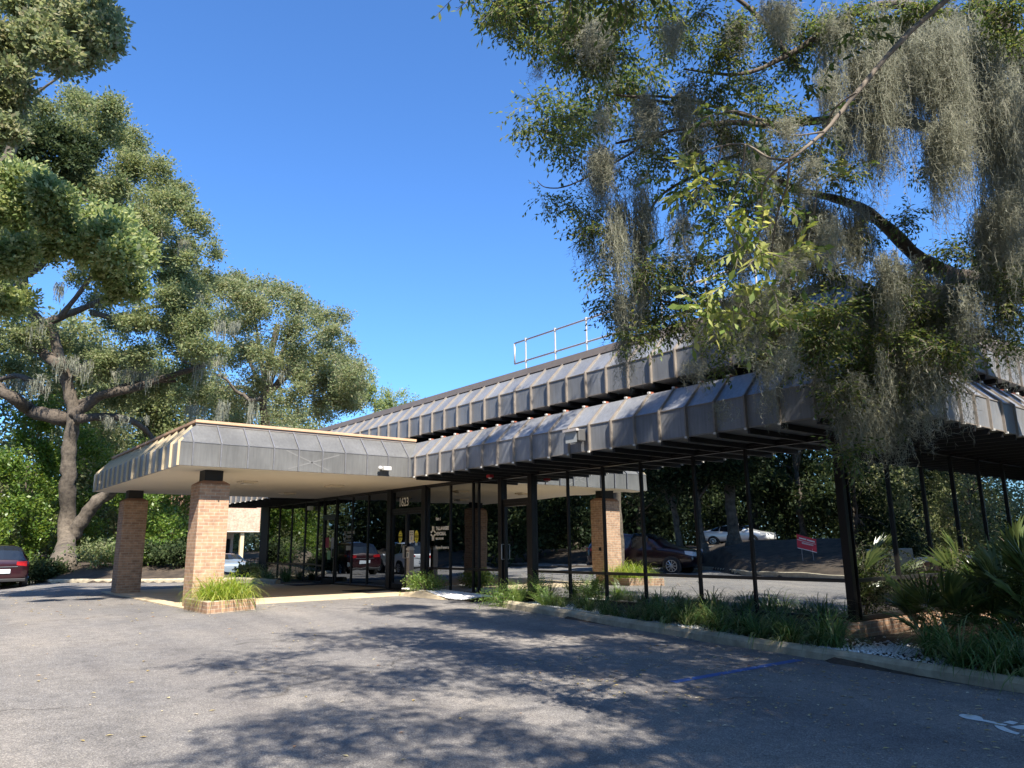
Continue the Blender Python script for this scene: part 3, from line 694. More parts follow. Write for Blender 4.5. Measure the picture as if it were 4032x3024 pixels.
for (x, y) in ((4.74, 16.35), (4.74, 22.7 + .55)):
    p = MB(); p.box(x, x + .62, y, y + .62, .2, 2.94); po = p.build('brick_pier', m_brick, cpt, bevel=.006)
    p = MB(); zt = 3.0; i0, i1 = .0, .12
    a = [(x, y, 2.941), (x + .62, y, 2.941), (x + .62, y + .62, 2.941), (x, y + .62, 2.941)]
    b = [(x + .1, y + .1, 3.01), (x + .52, y + .1, 3.01), (x + .52, y + .52, 3.01), (x + .1, y + .52, 3.01)]
    for k in range(4): p.face([a[k], a[(k + 1) % 4], b[(k + 1) % 4], b[k]])
    p.build('sloped_cap', mat('cap_brick', (.3, .17, .11), .8), po)
    p = MB(); p.box(x + .12, x + .5, y + .12, y + .5, 3.0, 3.236); p.build('steel_stub', m_black, po)
q = MB(); q.box(5.362, 5.40, 16.55, 16.63, 1.4, 1.5); q.build('outlet_box', m_black, cpt)
for (x, y) in ((6.6, 18.85), (9.0, 18.95), (9.05, 22.3), (6.6, 22.3)):
    l = MB(); l.box(x - .2, x + .2, y - .2, y + .2, 3.195, 3.234); l.box(x - .13, x + .13, y - .13, y + .13, 3.165, 3.195, 1)
    l.build('ceiling_light', [mat('cream_metal', (.62, .54, .42), .6), mat('lamp_lens', (.5, .45, .36), .3)], cpt, bevel=.008)

# ------------------------------------------------------------------ roof rail
gr_ = wthing('guard_rail', 'galvanised pipe guard rail on the flat roof edge', 'guard rail', (11.0, 9.5, 5.3))
rl = MB()
for z in (6.37, 5.86): rl.tube([(11, 13.56, z), (11, 3.4 + 1.6, z)], .021, 10)
rl.tube([(11, 13.56, 5.86), (11, 13.56, 6.37)], .021, 10); rl.build('rail', m_galvr, gr_, smooth=True)
for k, y in enumerate((13.14, 12.10, 11.09, 10.05, 9.0, 7.95, 6.9, 5.85)):
    p = MB(); p.tube([(11, y, 5.28), (11, y, 6.38)], .02, 10); p.tube([(11, y, 6.34), (11, y, 6.41)], .034, 12); p.tube([(11, y, 5.83), (11, y, 5.9)], .034, 12)
    p.build('post', m_galv, gr_, smooth=False)

# ------------------------------------------------------------------ fixtures
fl = wthing('floodlight', 'square bronze floodlight mounted on the lower roof fascia', 'floodlight', (9.4, 9.8, 3.5))
a = MB(); a.box(9.26, 9.44, 9.62, 9.98, 3.42, 3.64); ho = a.build('housing', mat('grey_bronze_case', (.16, .16, .16), .4, .5), fl, bevel=.02)
a = MB(); a.face([(9.245, 9.95, 3.40), (9.245, 9.65, 3.40), (9.235, 9.65, 3.61), (9.235, 9.95, 3.61)]); a.box(9.2, 9.26, 9.62, 9.98, 3.6, 3.645, 1); a.build('lens', [mat('clear_lens', (.42, .44, .43), .15), m_galvr], fl)
a = MB(); a.box(9.44, 9.5, 9.75, 9.85, 3.46, 3.56); a.build('bracket', m_seam, fl)
cm = wthing('security_camera', 'white dome and bullet camera pair on the canopy front fascia', 'security camera', (8.72, 15.7, 3.4))
def sphere(cx, cy, cz, rr, n=12, zs=1):
    mb = MB(); rows = 8
    for i in range(rows + 1):
        for jj in range(n):
            ph = math.pi * i / rows; th = 2 * math.pi * jj / n; mb.v.append((cx + rr * math.sin(ph) * math.cos(th), cy + rr * math.sin(ph) * math.sin(th), cz + rr * zs * math.cos(ph)))
    for i in range(rows):
        for jj in range(n):
            b = (jj + 1) % n; mb.f.append((i * n + jj, (i + 1) * n + jj, (i + 1) * n + b, i * n + b)); mb.m.append(0)
    return mb
sphere(8.6, 15.68, 3.41, .05).build('dome', m_white, cm, smooth=True)
a = MB(); a.box(8.66, 8.86, 15.6, 15.72, 3.36, 3.45); a.box(8.64, 8.84, 15.72, 15.8, 3.38, 3.43); a.build('housing', m_white, cm, bevel=.01)
al = wthing('fire_alarm', 'small red fire alarm bell under the dark eave by the side door', 'fire alarm', (10.23, 13.55, 3.18))
MB().box(10.17, 10.29, 13.49, 13.61, 3.1, 3.165).build('body', mat('alarm_red', (.45, .02, .03), .4), al, bevel=.01)
MB().tube([(10.23, 13.55, 3.1), (10.23, 13.55, 3.07)], [.04, .03], 12).build('bell', m_white, al)
wlk = wthing('wall_light', 'small pale wedge shaped wall light high on the far glass wall', 'wall light', (11.0, 24.9, 2.9))
MB().box(10.88, 11.02, 24.75, 24.98, 2.86, 3.0).build('housing', mat('pale_case', (.6, .6, .5), .5), wlk, bevel=.015)
for k, (bx0, by0) in enumerate(((9.5, 17.75), (9.75, 22.9))):
    mt_ = tag(MB().box(bx0, 10.9, by0, by0 + (1.5 if k == 0 else 1.0), .434, .446).build('door_mat', mat('black_rubber', (.015, .015, .017), .8, bump=(80, .4))), ('black rubber mat in front of the double entrance doors', 'black rubber mat at the far door with coloured notices')[k], 'door mat', 'door mats')
po = wthing('door_button_post', 'square taupe bollard post with a push button plate beside the entrance', 'post', (10.72, 17.75, .43))
MB().box(10.635, 10.785, 17.675, 17.825, .43, 1.50).build('shaft', mat('taupe_metal', (.28, .24, .215), .5, .1, var=(3, .1)), po, bevel=.012)
a = MB(); a.v = [(10.625, 17.665, 1.501), (10.795, 17.665, 1.501), (10.795, 17.835, 1.501), (10.625, 17.835, 1.501), (10.625, 17.665, 1.54), (10.795, 17.665, 1.54), (10.795, 17.835, 1.54), (10.625, 17.835, 1.54), (10.66, 17.7, 1.59), (10.76, 17.7, 1.59), (10.76, 17.8, 1.59), (10.66, 17.8, 1.59)]
a.f = [(0, 3, 2, 1), (0, 1, 5, 4), (1, 2, 6, 5), (2, 3, 7, 6), (3, 0, 4, 7), (4, 5, 9, 8), (5, 6, 10, 9), (6, 7, 11, 10), (7, 4, 8, 11), (8, 9, 10, 11)]; a.m = [0] * 10
a.build('cap', mat('taupe_cap', (.5, .47, .43), .5), po)
a = MB(); a.box(10.626, 10.636, 17.69, 17.81, 1.3, 1.45); a.box(10.62, 10.627, 17.715, 17.785, 1.325, 1.425, 1); a.build('push_plate', [m_white, mat('grey_button', (.15, .17, .2), .4)], po)

# ------------------------------------------------------------------ brick planter at the pier
pl = wthing('brick_planter', 'low tan brick planter box at the foot of the front pier', 'planter', (5.0, 15.5, .35))
P_ = [(4.6, 14.85), (5.68, 15.28), (5.68, 16.34), (4.6, 16.34)]
outer = P_; cx_, cy_ = 5.1, 15.7
inner = [(4.78, 15.1), (5.52, 15.38), (5.52, 16.32), (4.78, 16.32)]
pb = MB()
for k in range(3):
    jx = (k + 3) % 4
def wallseg(a, b, c_, d_, z0, z1):
    pb.prism([a, b, c_, d_], z0, z1)
wallseg(outer[0], outer[1], inner[1], inner[0], .2, .62); wallseg(outer[1], outer[2], inner[2], inner[1], .2, .619); wallseg(outer[3], outer[0], inner[0], inner[3], .2, .618)
pb.build('brick_wall', m_brick, pl, bevel=.004)
MB().prism(inner, .3, .55).build('soil', m_mulch, pl)
# ------------------------------------------------------------------ foliage machinery
def norm(a): return a / (np.linalg.norm(a, axis=-1, keepdims=True) + 1e-9)
def leafquads(P, D, Nn, L, W, droop=.15):
    """pointed leaf quads: base P, direction D, normal Nn, length L, width W"""
    S = norm(np.cross(D, Nn)); Nn = np.cross(S, D)
    L = np.asarray(L)[..., None]; W = np.asarray(W)[..., None]
    a = P; b = P + D * L * .5 + S * W * .5 - Nn * L * .04; c = P + D * L - Nn * L * droop; d = P + D * L * .45 - S * W * .5 - Nn * L * .04
    return np.stack([a, b, c, d], -2)
def tmpl_spray(n=13, tl=.34, L=.07, W=.028, seed=0, spread=.55, pend=.5, stem=True):
    """a drooping twig with alternate leaves; returns verts, faces, mat index (0 leaf, 1 twig)"""
    r = np.random.default_rng(seed); V = []; Fc = []; Mi = []
    k = max(1, n // 7); i0 = 0
    for t in range(k):
        az = r.uniform(0, 6.28); el = r.uniform(-.4, .5); d = np.array([math.cos(az) * math.cos(el), math.sin(az) * math.cos(el), math.sin(el)])
        m = n // k; p = np.zeros(3); pts = [p.copy()]; dirs = []
        for s in range(m):
            d = norm(d + np.array([0, 0, -pend / m * 1.4]) + r.normal(0, .06, 3)); p = p + d * tl / m; pts.append(p.copy()); dirs.append(d.copy())
        pts = np.array(pts); dirs = np.array(dirs)
        side = norm(np.cross(dirs, [0, 0, 1.0])); sg = np.where(np.arange(m) % 2, 1, -1)[:, None]
        D = norm(dirs * .65 + side * sg * .8 + r.normal(0, .18, (m, 3)) + np.array([0, 0, -.25])); N_ = norm(np.array([0, 0, 1.0]) + r.normal(0, .4, (m, 3)))
        q = leafquads(pts[1:], D, N_, L * r.uniform(.75, 1.2, m), W * r.uniform(.8, 1.2, m)).reshape(-1, 3)
        V.append(q); Fc.append(np.arange(m * 4).reshape(-1, 4) + i0); Mi += [0] * m; i0 += m * 4
        if stem:
            wv = side * .0025; wv = np.vstack([wv, wv[-1:]]); a = pts - wv; b = pts + wv
            V.append(np.vstack([a, b])); ii = np.arange(m); Fc.append(np.stack([ii, ii + 1, ii + 1 + m + 1, ii + m + 1], 1) + i0); Mi += [1] * m; i0 += 2 * (m + 1)
    return np.vstack(V), np.vstack(Fc), np.array(Mi)
def tmpl_tuft(n=9, R=.22, L=.13, W=.07, seed=0):
    r = np.random.default_rng(seed); P = r.normal(0, R * .5, (n, 3)); D = norm(P + r.normal(0, R * .6, (n, 3)) + np.array([0, 0, .02])); N_ = norm(np.array([0, 0, .9]) + r.normal(0, .6, (n, 3)))
    q = leafquads(P, D, N_, L * r.uniform(.7, 1.3, n), W * r.uniform(.7, 1.3, n)).reshape(-1, 3)
    return q, np.arange(n * 4).reshape(-1, 4), np.zeros(n, int)
def tmpl_moss(seed=0, length=1.0, width=.12, strands=16, seg=11, w=.006, wig=.018):
    r = np.random.default_rng(seed); V = []; Fc = []; i0 = 0
    for s in range(strands):
        ln = length * r.uniform(.3, 1) ** .8; n = seg; x, y = r.normal(0, width * .5, 2)
        z = -np.linspace(0, ln, n) + r.uniform(-.06, .08); px = x * (1 - .25 * np.linspace(0, 1, n)) + np.cumsum(r.normal(0, wig, n)) * .7 + r.normal(0, wig * .5, n); py = y + np.cumsum(r.normal(0, wig, n)) * .7 + r.normal(0, wig * .5, n)
        P = np.stack([px, py, z], 1); th = np.cumsum(r.normal(0, 1.1, n)); ww = w * r.uniform(.6, 1.3) * np.linspace(1, .35, n)
        o = np.stack([np.cos(th) * ww, np.sin(th) * ww, np.zeros(n)], 1); V.append(np.vstack([P - o, P + o])); ii = np.arange(n - 1)
        Fc.append(np.stack([ii, ii + 1, ii + 1 + n, ii + n], 1) + i0); i0 += 2 * n
        # curled side hairs
        m = n * 2; b = r.integers(0, n - 1, m); D = norm(r.normal(0, 1, (m, 3)) * np.array([1, 1, .5]) + np.array([0, 0, -.5])); c = P[b]; hl = r.uniform(.02, .07, m)[:, None]
        e = c + D * hl; q = norm(np.cross(D, r.normal(0, 1, (m, 3)))) * w * .5
        V.append(np.stack([c - q, c + q, e + q * .3, e - q * .3], 1).reshape(-1, 3)); Fc.append(np.arange(m * 4).reshape(-1, 4) + i0); i0 += m * 4
    V = np.vstack(V); Fc = np.vstack(Fc); return V, Fc, np.zeros(len(Fc), int)
def scatter(tm, P, scale, tilt=.35, yaw=None, sz=None):
    """copies of a list of templates merged to arrays"""
    P = np.asarray(P); n = len(P); Vs = []; Fs = []; Ms = []; i0 = 0
    pick = rng.integers(0, len(tm), n); sc = np.broadcast_to(scale, (n,)) if np.ndim(scale) else np.full(n, scale)
    th = rng.uniform(0, 6.283, n) if yaw is None else yaw; tx = rng.normal(0, tilt, n); ty = rng.normal(0, tilt, n)
    for k, (V, Fc, Mi) in enumerate(tm):
        s = np.where(pick == k)[0]
        if not len(s): continue
        v = np.broadcast_to(V[None], (len(s), *V.shape)) * sc[s][:, None, None]
        if sz is not None: v = v * np.stack([np.ones(len(s)), np.ones(len(s)), sz[s]], 1)[:, None, :]
        x, y, z = v[..., 0], v[..., 1], v[..., 2]
        c, d = np.cos(tx[s])[:, None], np.sin(tx[s])[:, None]; y, z = y * c - z * d, y * d + z * c
        c, d = np.cos(ty[s])[:, None], np.sin(ty[s])[:, None]; x, z = x * c + z * d, -x * d + z * c
        c, d = np.cos(th[s])[:, None], np.sin(th[s])[:, None]; x, y = x * c - y * d, x * d + y * c
        v = np.stack([x, y, z], -1) + P[s][:, None]
        Vs.append(v.reshape(-1, 3)); Fs.append((Fc[None] + (np.arange(len(s)) * len(V))[:, None, None]).reshape(-1, Fc.shape[1]) + i0); Ms.append(np.tile(Mi, len(s))); i0 += len(s) * len(V)
    return np.vstack(Vs), np.vstack(Fs), np.concatenate(Ms)
def clumpts(c, r, n, sub=10, sig=.22, flat=1.0):
    """points gathered in small clusters near the skin of an ellipsoid"""
    c = np.array(c, float); r = np.array(r, float) * np.ones(3)
    m = max(1, n // sub); d = norm(rng.normal(0, 1, (m, 3))); rr = rng.uniform(.1, 1, (m, 1)) ** .5
    s = d * rr; i = rng.integers(0, m, n); p = s[i] + rng.normal(0, sig, (n, 3))
    return c + p * r
SPR = [tmpl_spray(14, .36, .072, .03, k) for k in range(8)]
SPRN = [tmpl_spray(10, .3, .085, .036, 40 + k, pend=.7) for k in range(5)]
TUF = [tmpl_tuft(9, .24, .15, .075, k) for k in range(7)]
TUFB = [tmpl_tuft(8, .34, .24, .13, 20 + k) for k in range(6)]
TUFC = [tmpl_tuft(9, .2, .12, .07, 60 + k) for k in range(6)]
MOS = [tmpl_moss(k, 1.0, .13, 20, 18, .0042) for k in range(6)]
MOSF = [tmpl_moss(30 + k, 1.0, .10, 9, 6, .014) for k in range(5)]

def limb(mb, pts, r0, r1, n=9, jit=.04, sub=5):
    P = [Vector(p) for p in pts]; out = []
    for k in range(len(P) - 1):
        a = P[max(k - 1, 0)]; b = P[k]; c = P[k + 1]; d = P[min(k + 2, len(P) - 1)]
        for s in range(sub):
            t = s / sub
            out.append(.5 * ((2 * b) + (c - a) * t + (2 * a - 5 * b + 4 * c - d) * t * t + (3 * b - a - 3 * c + d) * t ** 3))
    out.append(P[-1]); m = len(out)
    out = [p + Vector(rng.normal(0, jit * (r0 + (r1 - r0) * i / m) * 2, 3)) if 0 < i < m - 1 else p for i, p in enumerate(out)]
    rad = [(r0 + (r1 - r0) * (i / (m - 1)) ** .8) * (1 + .08 * math.sin(i * 1.9)) for i in range(m)]
    mb.tube(out, rad, n); return out

def simple_tree(name, label, cat, x, y, h, cr, crown_z0, leaves, n, tm, bark=None, group=None, tr=.22, scale=1.0, lean=(0, 0), nclump=14, sub=9, twigs=True, zg=None, flat=.8, moss=0):
    z0 = float(gr(x, y)) if zg is None else zg
    t = wthing(name, label, cat, (x, y, z0), group); bark = bark or m_bark
    mb = MB(); top = Vector((x + lean[0], y + lean[1], z0 + h * .86))
    path = limb(mb, [(x, y, z0 - .15), (x + lean[0] * .25 + .1, y + lean[1] * .2, z0 + h * .28), (x + lean[0] * .6 - .1, y + lean[1] * .6 + .1, z0 + h * .58), top], tr, tr * .3)
    mb.tube([(x, y, z0 - .2), (x, y, z0 + .1), (x + .02, y, z0 + .5)], [tr * 1.55, tr * 1.3, tr * 1.0], 10)
    cl = []
    for k in range(nclump):
        a = rng.uniform(0, 6.28); f = (k + .5) / nclump; zz = z0 + crown_z0 + (h - crown_z0) * f; rad = cr * (math.sin(math.pi * min(.97, f * .85 + .13))) ** .6
        rr = rad * rng.uniform(.25, .8); c = Vector((x + lean[0] * f + math.cos(a) * rr, y + lean[1] * f + math.sin(a) * rr, zz)); cl.append((c, cr * rng.uniform(.32, .5)))
        if twigs:
            s = path[min(len(path) - 1, int(len(path) * max(.25, f * .8)))]; limb(mb, [s, s.lerp(c, .5) + Vector((0, 0, .2)), c], tr * .32, .02, 5, sub=3)
    mb.build('trunk', bark, t, smooth=True)
    per = n // nclump; P = np.vstack([clumpts(c, (r, r, r * flat), per, sub) for c, r in cl])
    V, Fc, Mi = scatter(tm, P, rng.uniform(.8, 1.25, len(P)) * scale, .5)
    wparent(npmesh('crown', V, Fc, [leaves, m_twig], Mi), t)
    if moss:
        Q = np.vstack([clumpts(c - Vector((0, 0, r * .4)), (r, r, r * .4), max(1, moss // nclump), 3) for c, r in cl])
        V, Fc, Mi = scatter(MOSF, Q, rng.uniform(1.0, 2.2, len(Q)), .05); wparent(npmesh('spanish_moss', V, Fc, m_moss), t)
    return t

def infill(C, n, dmax=115):
    out = list(C)
    while len(out) < len(C) + n:
        a, b = C[rng.integers(len(C))], C[rng.integers(len(C))]
        if a is b or math.hypot(a[0] - b[0], a[1] - b[1]) > dmax: continue
        f = rng.uniform(.3, .7); out.append((a[0] * (1 - f) + b[0] * f + rng.normal(0, 6), a[1] * (1 - f) + b[1] * f + rng.normal(0, 6), rng.uniform(26, 42)))
    return out
def masses(t, name, lst, tm, leaves, dens, scale=1.0, tilt=.5, depth_k=.8, sub=10, far=1.0):
    """foliage masses: (px, py, r_px, D[, stretch]) in the 2212 px view"""
    Ps = []
    for q in lst:
        px, py, r, D = q[:4]; st = q[4] if len(q) > 4 else 1.0
        R = r * D / 1612.0; c = np.array(at22(px, py, D)); n = max(6, int(dens * (r / 50) ** 2 * far)); m = 9 if n > 30 else 3
        for s_ in range(m):       # boughs of uneven size instead of one ball
            o = norm(rng.normal(0, 1, 3)) * rng.uniform(.1, 1.0) * np.array([R, R * depth_k, R * st]) * .72; rr = R * rng.uniform(.34, .62)
            Ps.append(clumpts(c + o, (rr * 1.15, rr * 1.1, rr * .92 * st), max(1, int(n / m * (rr / R) ** 2 / .25)), sub, .3))
    P = np.vstack(Ps); V, Fc, Mi = scatter(tm, P, rng.uniform(.8, 1.2, len(P)) * scale, tilt)
    return wparent(npmesh(name, V, Fc, [leaves, m_twig], Mi), t)

# ------------------------------------------------------------------ big live oak
ox, oy, oz = 5.63, 38.3, .72
oak = wthing('live_oak', 'huge live oak with forked grey trunk, spreading limbs and hanging moss behind the kerb bed', 'tree', (ox, oy, oz))
DO = 37.2
def a4(px, py, D=DO): return at(px, py, D)
tb = MB()
limb(tb, [(ox - .05, oy, oz - .6), a4(262, 2100), a4(268, 1900), a4(275, 1760), a4(290, 1640), a4(262, 1500), a4(232, 1400), a4(205, 1300)], .44, .22, 14, .03, 6)
tb.tube([(ox - .05, oy, oz - .3), (ox - .05, oy, oz + .15), a4(262, 2150)], [.85, .58, .44], 14)
limb(tb, [a4(285, 2110), a4(330, 2040), a4(372, 1985), a4(440, 1930), a4(520, 1850, 36)], .36, .26, 12)
tb.build('trunk', m_bark, oak, smooth=True)
lb = MB()
for pts, r0, r1 in (([(300, 1650), (200, 1640), (120, 1615), (40, 1560), (-60, 1490)], .42, .25),
                    ([(300, 1650), (420, 1640), (510, 1655), (580, 1700), (620, 1760)], .24, .1),
                    ([(290, 1640), (390, 1560), (520, 1530), (640, 1490), (800, 1440)], .3, .12),
                    ([(280, 1600), (420, 1545), (520, 1510), (690, 1500)], .2, .08),
                    ([(240, 1440), (180, 1400), (95, 1310), (235, 1250), (360, 1200), (470, 1145)], .3, .12),
                    ([(360, 1230), (460, 1255), (520, 1245), (573, 1213), (650, 1208), (710, 1222)], .16, .06),
                    ([(520, 1245), (590, 1265), (690, 1275)], .09, .04),
                    ([(205, 1300), (120, 1230), (90, 1120), (110, 1060), (150, 1000), (200, 900)], .32, .14),
                    ([(90, 1120), (30, 1090), (-40, 1000)], .26, .15), ([(110, 1080), (170, 1040), (240, 960), (330, 820)], .2, .07),
                    ([(262, 1500), (330, 1440), (400, 1430), (460, 1450), (600, 1440)], .14, .05),
                    ([(470, 1145), (560, 1050), (640, 930), (700, 800)], .12, .04), ([(235, 1250), (350, 1100), (450, 900), (500, 700)], .14, .05),
                    ([(180, 1540), (120, 1500), (60, 1480), (-20, 1500)], .2, .1), ([(800, 1440), (720, 1420), (700, 1350), (760, 1300)], .08, .04)):
    limb(lb, [a4(px, py, DO + rng.uniform(-.8, .8)) for px, py in pts], r0, r1, 9)
lb.build('limb', m_barkd, oak, smooth=True)
OC = [(160, 215, 50), (230, 240, 55), (180, 300, 60), (60, 260, 70), (290, 300, 40), (280, 360, 60), (340, 370, 45), (390, 420, 42), (340, 450, 60), (420, 480, 45), (400, 540, 55), (455, 540, 28),
      (440, 600, 38), (350, 560, 60), (380, 640, 50), (300, 480, 60), (250, 420, 70), (150, 400, 80), (50, 380, 80), (30, 480, 70), (130, 500, 60), (230, 520, 55), (420, 690, 45), (380, 740, 50), (300, 760, 45), (220, 780, 50),
      (60, 720, 50), (10, 650, 55), (20, 560, 40), (340, 830, 50), (260, 850, 45), (420, 800, 50), (130, 750, 40), (30, 800, 45), (210, 660, 40), (180, 590, 35), (330, 690, 40), (260, 700, 40), (430, 860, 45), (480, 760, 35)]
OC = [(a, b, c, rng.uniform(34, 41), .85) for a, b, c in infill(OC, 45)]
masses(oak, 'crown', OC, TUF, m_oak, 330, .95, sub=8)
def moss_list(t, lst, tm, D, sc=1.0, dens=1.0):
    P = []; S = []; Z = []
    for (px, py, wpx, lpx, n, *dd) in lst:
        d0 = dd[0] if dd else D
        for k in range(max(1, int(n * dens))):
            d = d0 * rng.uniform(.95, 1.05); P.append(at22(px + rng.normal(0, wpx * .5), py + rng.normal(0, lpx * .12), d)); S.append(sc * rng.uniform(.8, 1.3)); Z.append(lpx * d / 1612 / sc * rng.uniform(.5, 1.05))
    V, Fc, Mi = scatter(tm, np.array(P), np.array(S), .04, sz=np.array(Z)); return wparent(npmesh('spanish_moss', V, Fc, m_moss), t)
moss_list(oak, [(385, 640, 14, 50, 10), (420, 640, 14, 40, 8), (245, 580, 12, 60, 8), (215, 600, 8, 90, 6), (130, 620, 8, 50, 5), (350, 630, 18, 45, 10), (440, 770, 20, 70, 12), (300, 800, 50, 50, 20), (180, 780, 60, 60, 24), (80, 700, 40, 60, 16), (340, 500, 30, 60, 10),
                (420, 880, 20, 50, 8), (480, 880, 20, 60, 8), (250, 900, 60, 40, 14), (60, 820, 50, 50, 14), (395, 520, 20, 60, 8), (290, 640, 30, 40, 10), (500, 700, 20, 40, 6)], MOSF, 37, 1.6)

# ------------------------------------------------------------------ second, farther oak and trees behind the roofs
t2 = wthing('oak_tree', 'broad grey-green oak rising behind the canopy roof, mossy, right of the huge live oak', 'tree', (14, 55, .6))
mb = MB(); limb(mb, [(14, 55, 0), at22(560, 1000, 55), at22(570, 850, 55), at22(600, 700, 55)], .5, .2)
limb(mb, [at22(545, 862, 48), at22(510, 845, 47.5), at22(490, 820, 47), at22(470, 810, 47)], .12, .06); limb(mb, [at22(565, 860, 48), at22(540, 865, 47), at22(525, 850, 47)], .14, .1)
for q in ((480, 700), (540, 640), (660, 660), (720, 700), (700, 780), (450, 850), (620, 850)): limb(mb, [at22(575, 860, 55), at22((575 + q[0]) / 2, (820 + q[1]) / 2, 55), at22(q[0], q[1], 54)], .2, .05, 6)
mb.build('trunk', m_bark, t2, smooth=True)
C2 = [(480, 620, 38), (520, 610, 38), (560, 615, 30), (600, 625, 36), (640, 650, 35), (700, 690, 40), (740, 680, 28), (750, 730, 24), (560, 670, 55), (640, 710, 55), (490, 680, 55), (700, 750, 50), (745, 790, 30), (450, 700, 40), (460, 780, 55), (540, 760, 60), (620, 790, 60), (690, 820, 50),
      (740, 840, 40), (780, 830, 30), (470, 860, 50), (540, 850, 50), (620, 870, 50), (700, 880, 45), (770, 870, 35), (430, 620, 30), (440, 930, 40), (510, 920, 40)]
masses(t2, 'crown', [(a, b, c, rng.uniform(46, 56), .9) for a, b, c in infill(C2, 34, 100)], TUF, m_oak2, 330, 1.15, sub=8)
moss_list(t2, [(545, 870, 12, 70, 8), (480, 700, 15, 60, 6), (430, 820, 20, 80, 8), (600, 800, 20, 40, 5)], MOSF, 47, 1.8)
t3 = wthing('tall_tree', 'slim bright green tree tops peeking over the upper roof edge, farthest from the camera', 'tree', (30, 66, .5))
mb = MB(); limb(mb, [(30, 66, 0), at22(800, 1000, 70), at22(810, 860, 70)], .4, .1); mb.build('trunk', m_bark, t3, smooth=True)
masses(t3, 'crown', [(785, 800, 22, 66), (805, 815, 20, 66), (800, 840, 26, 66), (830, 850, 22, 67), (870, 850, 17, 68), (895, 862, 12, 68), (915, 868, 10, 68), (850, 870, 22, 67), (880, 880, 20, 68), (770, 860, 35, 66), (820, 890, 30, 66), (790, 860, 34, 66), (840, 875, 26, 67), (745, 840, 34, 64)], TUF, m_camph, 380, 1.2)

# ------------------------------------------------------------------ nearer camphor tree, trunk out of frame
t4 = wthing('camphor_tree', 'nearer light green tree with glossy leaves overhanging the left edge of the lot', 'tree', (-1.6, 22.5, .5))
mb = MB(); limb(mb, [(-1.6, 22.5, -.3), (-1.5, 22.4, 3), (-.8, 21.9, 6), at22(20, 330, 20), at22(60, 120, 19)], .34, .08)
for q in (((-40, 420), (100, 470), (240, 520)), ((-40, 300), (80, 200), (200, 120)), ((-60, 620), (40, 640), (90, 700)), ((-40, 200), (60, 100), (130, 30)), ((100, 470), (200, 560), (280, 620)), ((-40, 420), (100, 400), (200, 440))):
    limb(mb, [at22(a, b, 20) for a, b in q], .07, .015, 6)
mb.build('trunk', m_bark, t4, smooth=True)
C4 = [(60, 20, 60), (140, 30, 60), (215, 50, 40), (235, 90, 25), (180, 110, 45), (140, 130, 35), (40, 110, 60), (20, 200, 45), (10, 280, 40), (90, 80, 50), (200, 20, 40), (-60, 60, 70), (-60, 200, 70)]
masses(t4, 'crown', [(a, b, c, rng.uniform(12.5, 15.5), .9) for a, b, c in infill(C4, 10)], TUFC, m_oak2, 400, .75, sub=5)
SC = []  # leaf clusters added out of view, up the sun ray, to shade the canopy end
for k in range(22):
    q = Vector((rng.uniform(3.6, 4.5), 15.8 + .4 * k + rng.uniform(-.3, .3), 3.6)) + SUN * (9.6 / SUN.z)
    if k % 4 != 1 and 3 < k < 17: SC.append(clumpts(q, (.5, .45, .3), 75, 6))
V, Fc, Mi = scatter(TUFC, np.vstack(SC), .85, .4); wparent(npmesh('crown', V, Fc, [m_oak2, m_twig], Mi), t4)
C5 = [(40, 400, 50), (110, 420, 40), (50, 470, 55), (130, 480, 50), (200, 480, 45), (260, 480, 38), (290, 520, 30), (230, 540, 50), (180, 540, 40), (280, 580, 32), (300, 630, 22), (20, 560, 45), (10, 650, 45), (-60, 450, 80), (-70, 600, 80), (250, 640, 25), (30, 380, 30), (80, 530, 40)]
masses(t4, 'crown', [(a, b, c, rng.uniform(16, 20.5), .85) for a, b, c in infill(C5, 14)], TUFC, m_camph, 400, .95, sub=5)
C6 = [(60, 330, 55), (150, 350, 50), (190, 320, 40), (110, 290, 40), (20, 350, 50)]
masses(t4, 'crown', [(a, b, c, rng.uniform(22, 24), .85) for a, b, c in C6], TUF, m_dark, 420, .8)

# ------------------------------------------------------------------ woodland seen under the oak
WG = 'trees of the wood behind the car park'
wl_ = [('tall woodland tree behind the left lot, next to the red car', 2.2, 52, 15, 4.4), ('woodland tree directly behind the huge live oak trunk', 8.0, 56, 16, 4.6), ('woodland tree seen between the two brick piers', 13.5, 60, 15, 5.0),
       ('dense woodland tree behind the front brick pier', 19.0, 62, 14, 5.0), ('woodland tree standing left of the huge live oak, far back', -2.5, 60, 17, 5.0), ('woodland tree filling the gap right of the live oak, farther back', 11.0, 68, 17, 5.4), ('woodland tree beyond the canopy roof corner, farthest back', 18.0, 74, 17, 6.0), ('woodland tree behind the pink brick building', 28.0, 70, 15, 6.0)]
for k, (lab, x, y, h, cr) in enumerate(wl_):
    simple_tree('woodland_tree', lab, 'tree', x, y, h, cr, 1.0, m_oak2 if k % 2 else m_oak, 3200, TUFB, m_bark, WG, .24, 1.1, nclump=20, sub=6, zg=.4)
for k, (lab, x, y, h, cr) in enumerate([('bright green understory tree behind the live oak trunk', 7.2, 47.5, 7, 2.2), ('bright green sapling between the live oak and the red car', 3.3, 44.0, 6, 1.8), ('pale barked young tree left of the live oak trunk', 4.7, 45.5, 9, 1.5), ('leafy sapling between the two canopy piers', 9.6, 42.5, 6.5, 2.0), ('leafy understory tree behind the front pier planter', 13.6, 50.5, 7, 2.4)]):
    simple_tree('young_tree', lab, 'tree', x, y, h, cr, .6, m_under, 1300, TUFC, m_bark, 'young trees under the oak', .07, 1.25, nclump=16, sub=6)

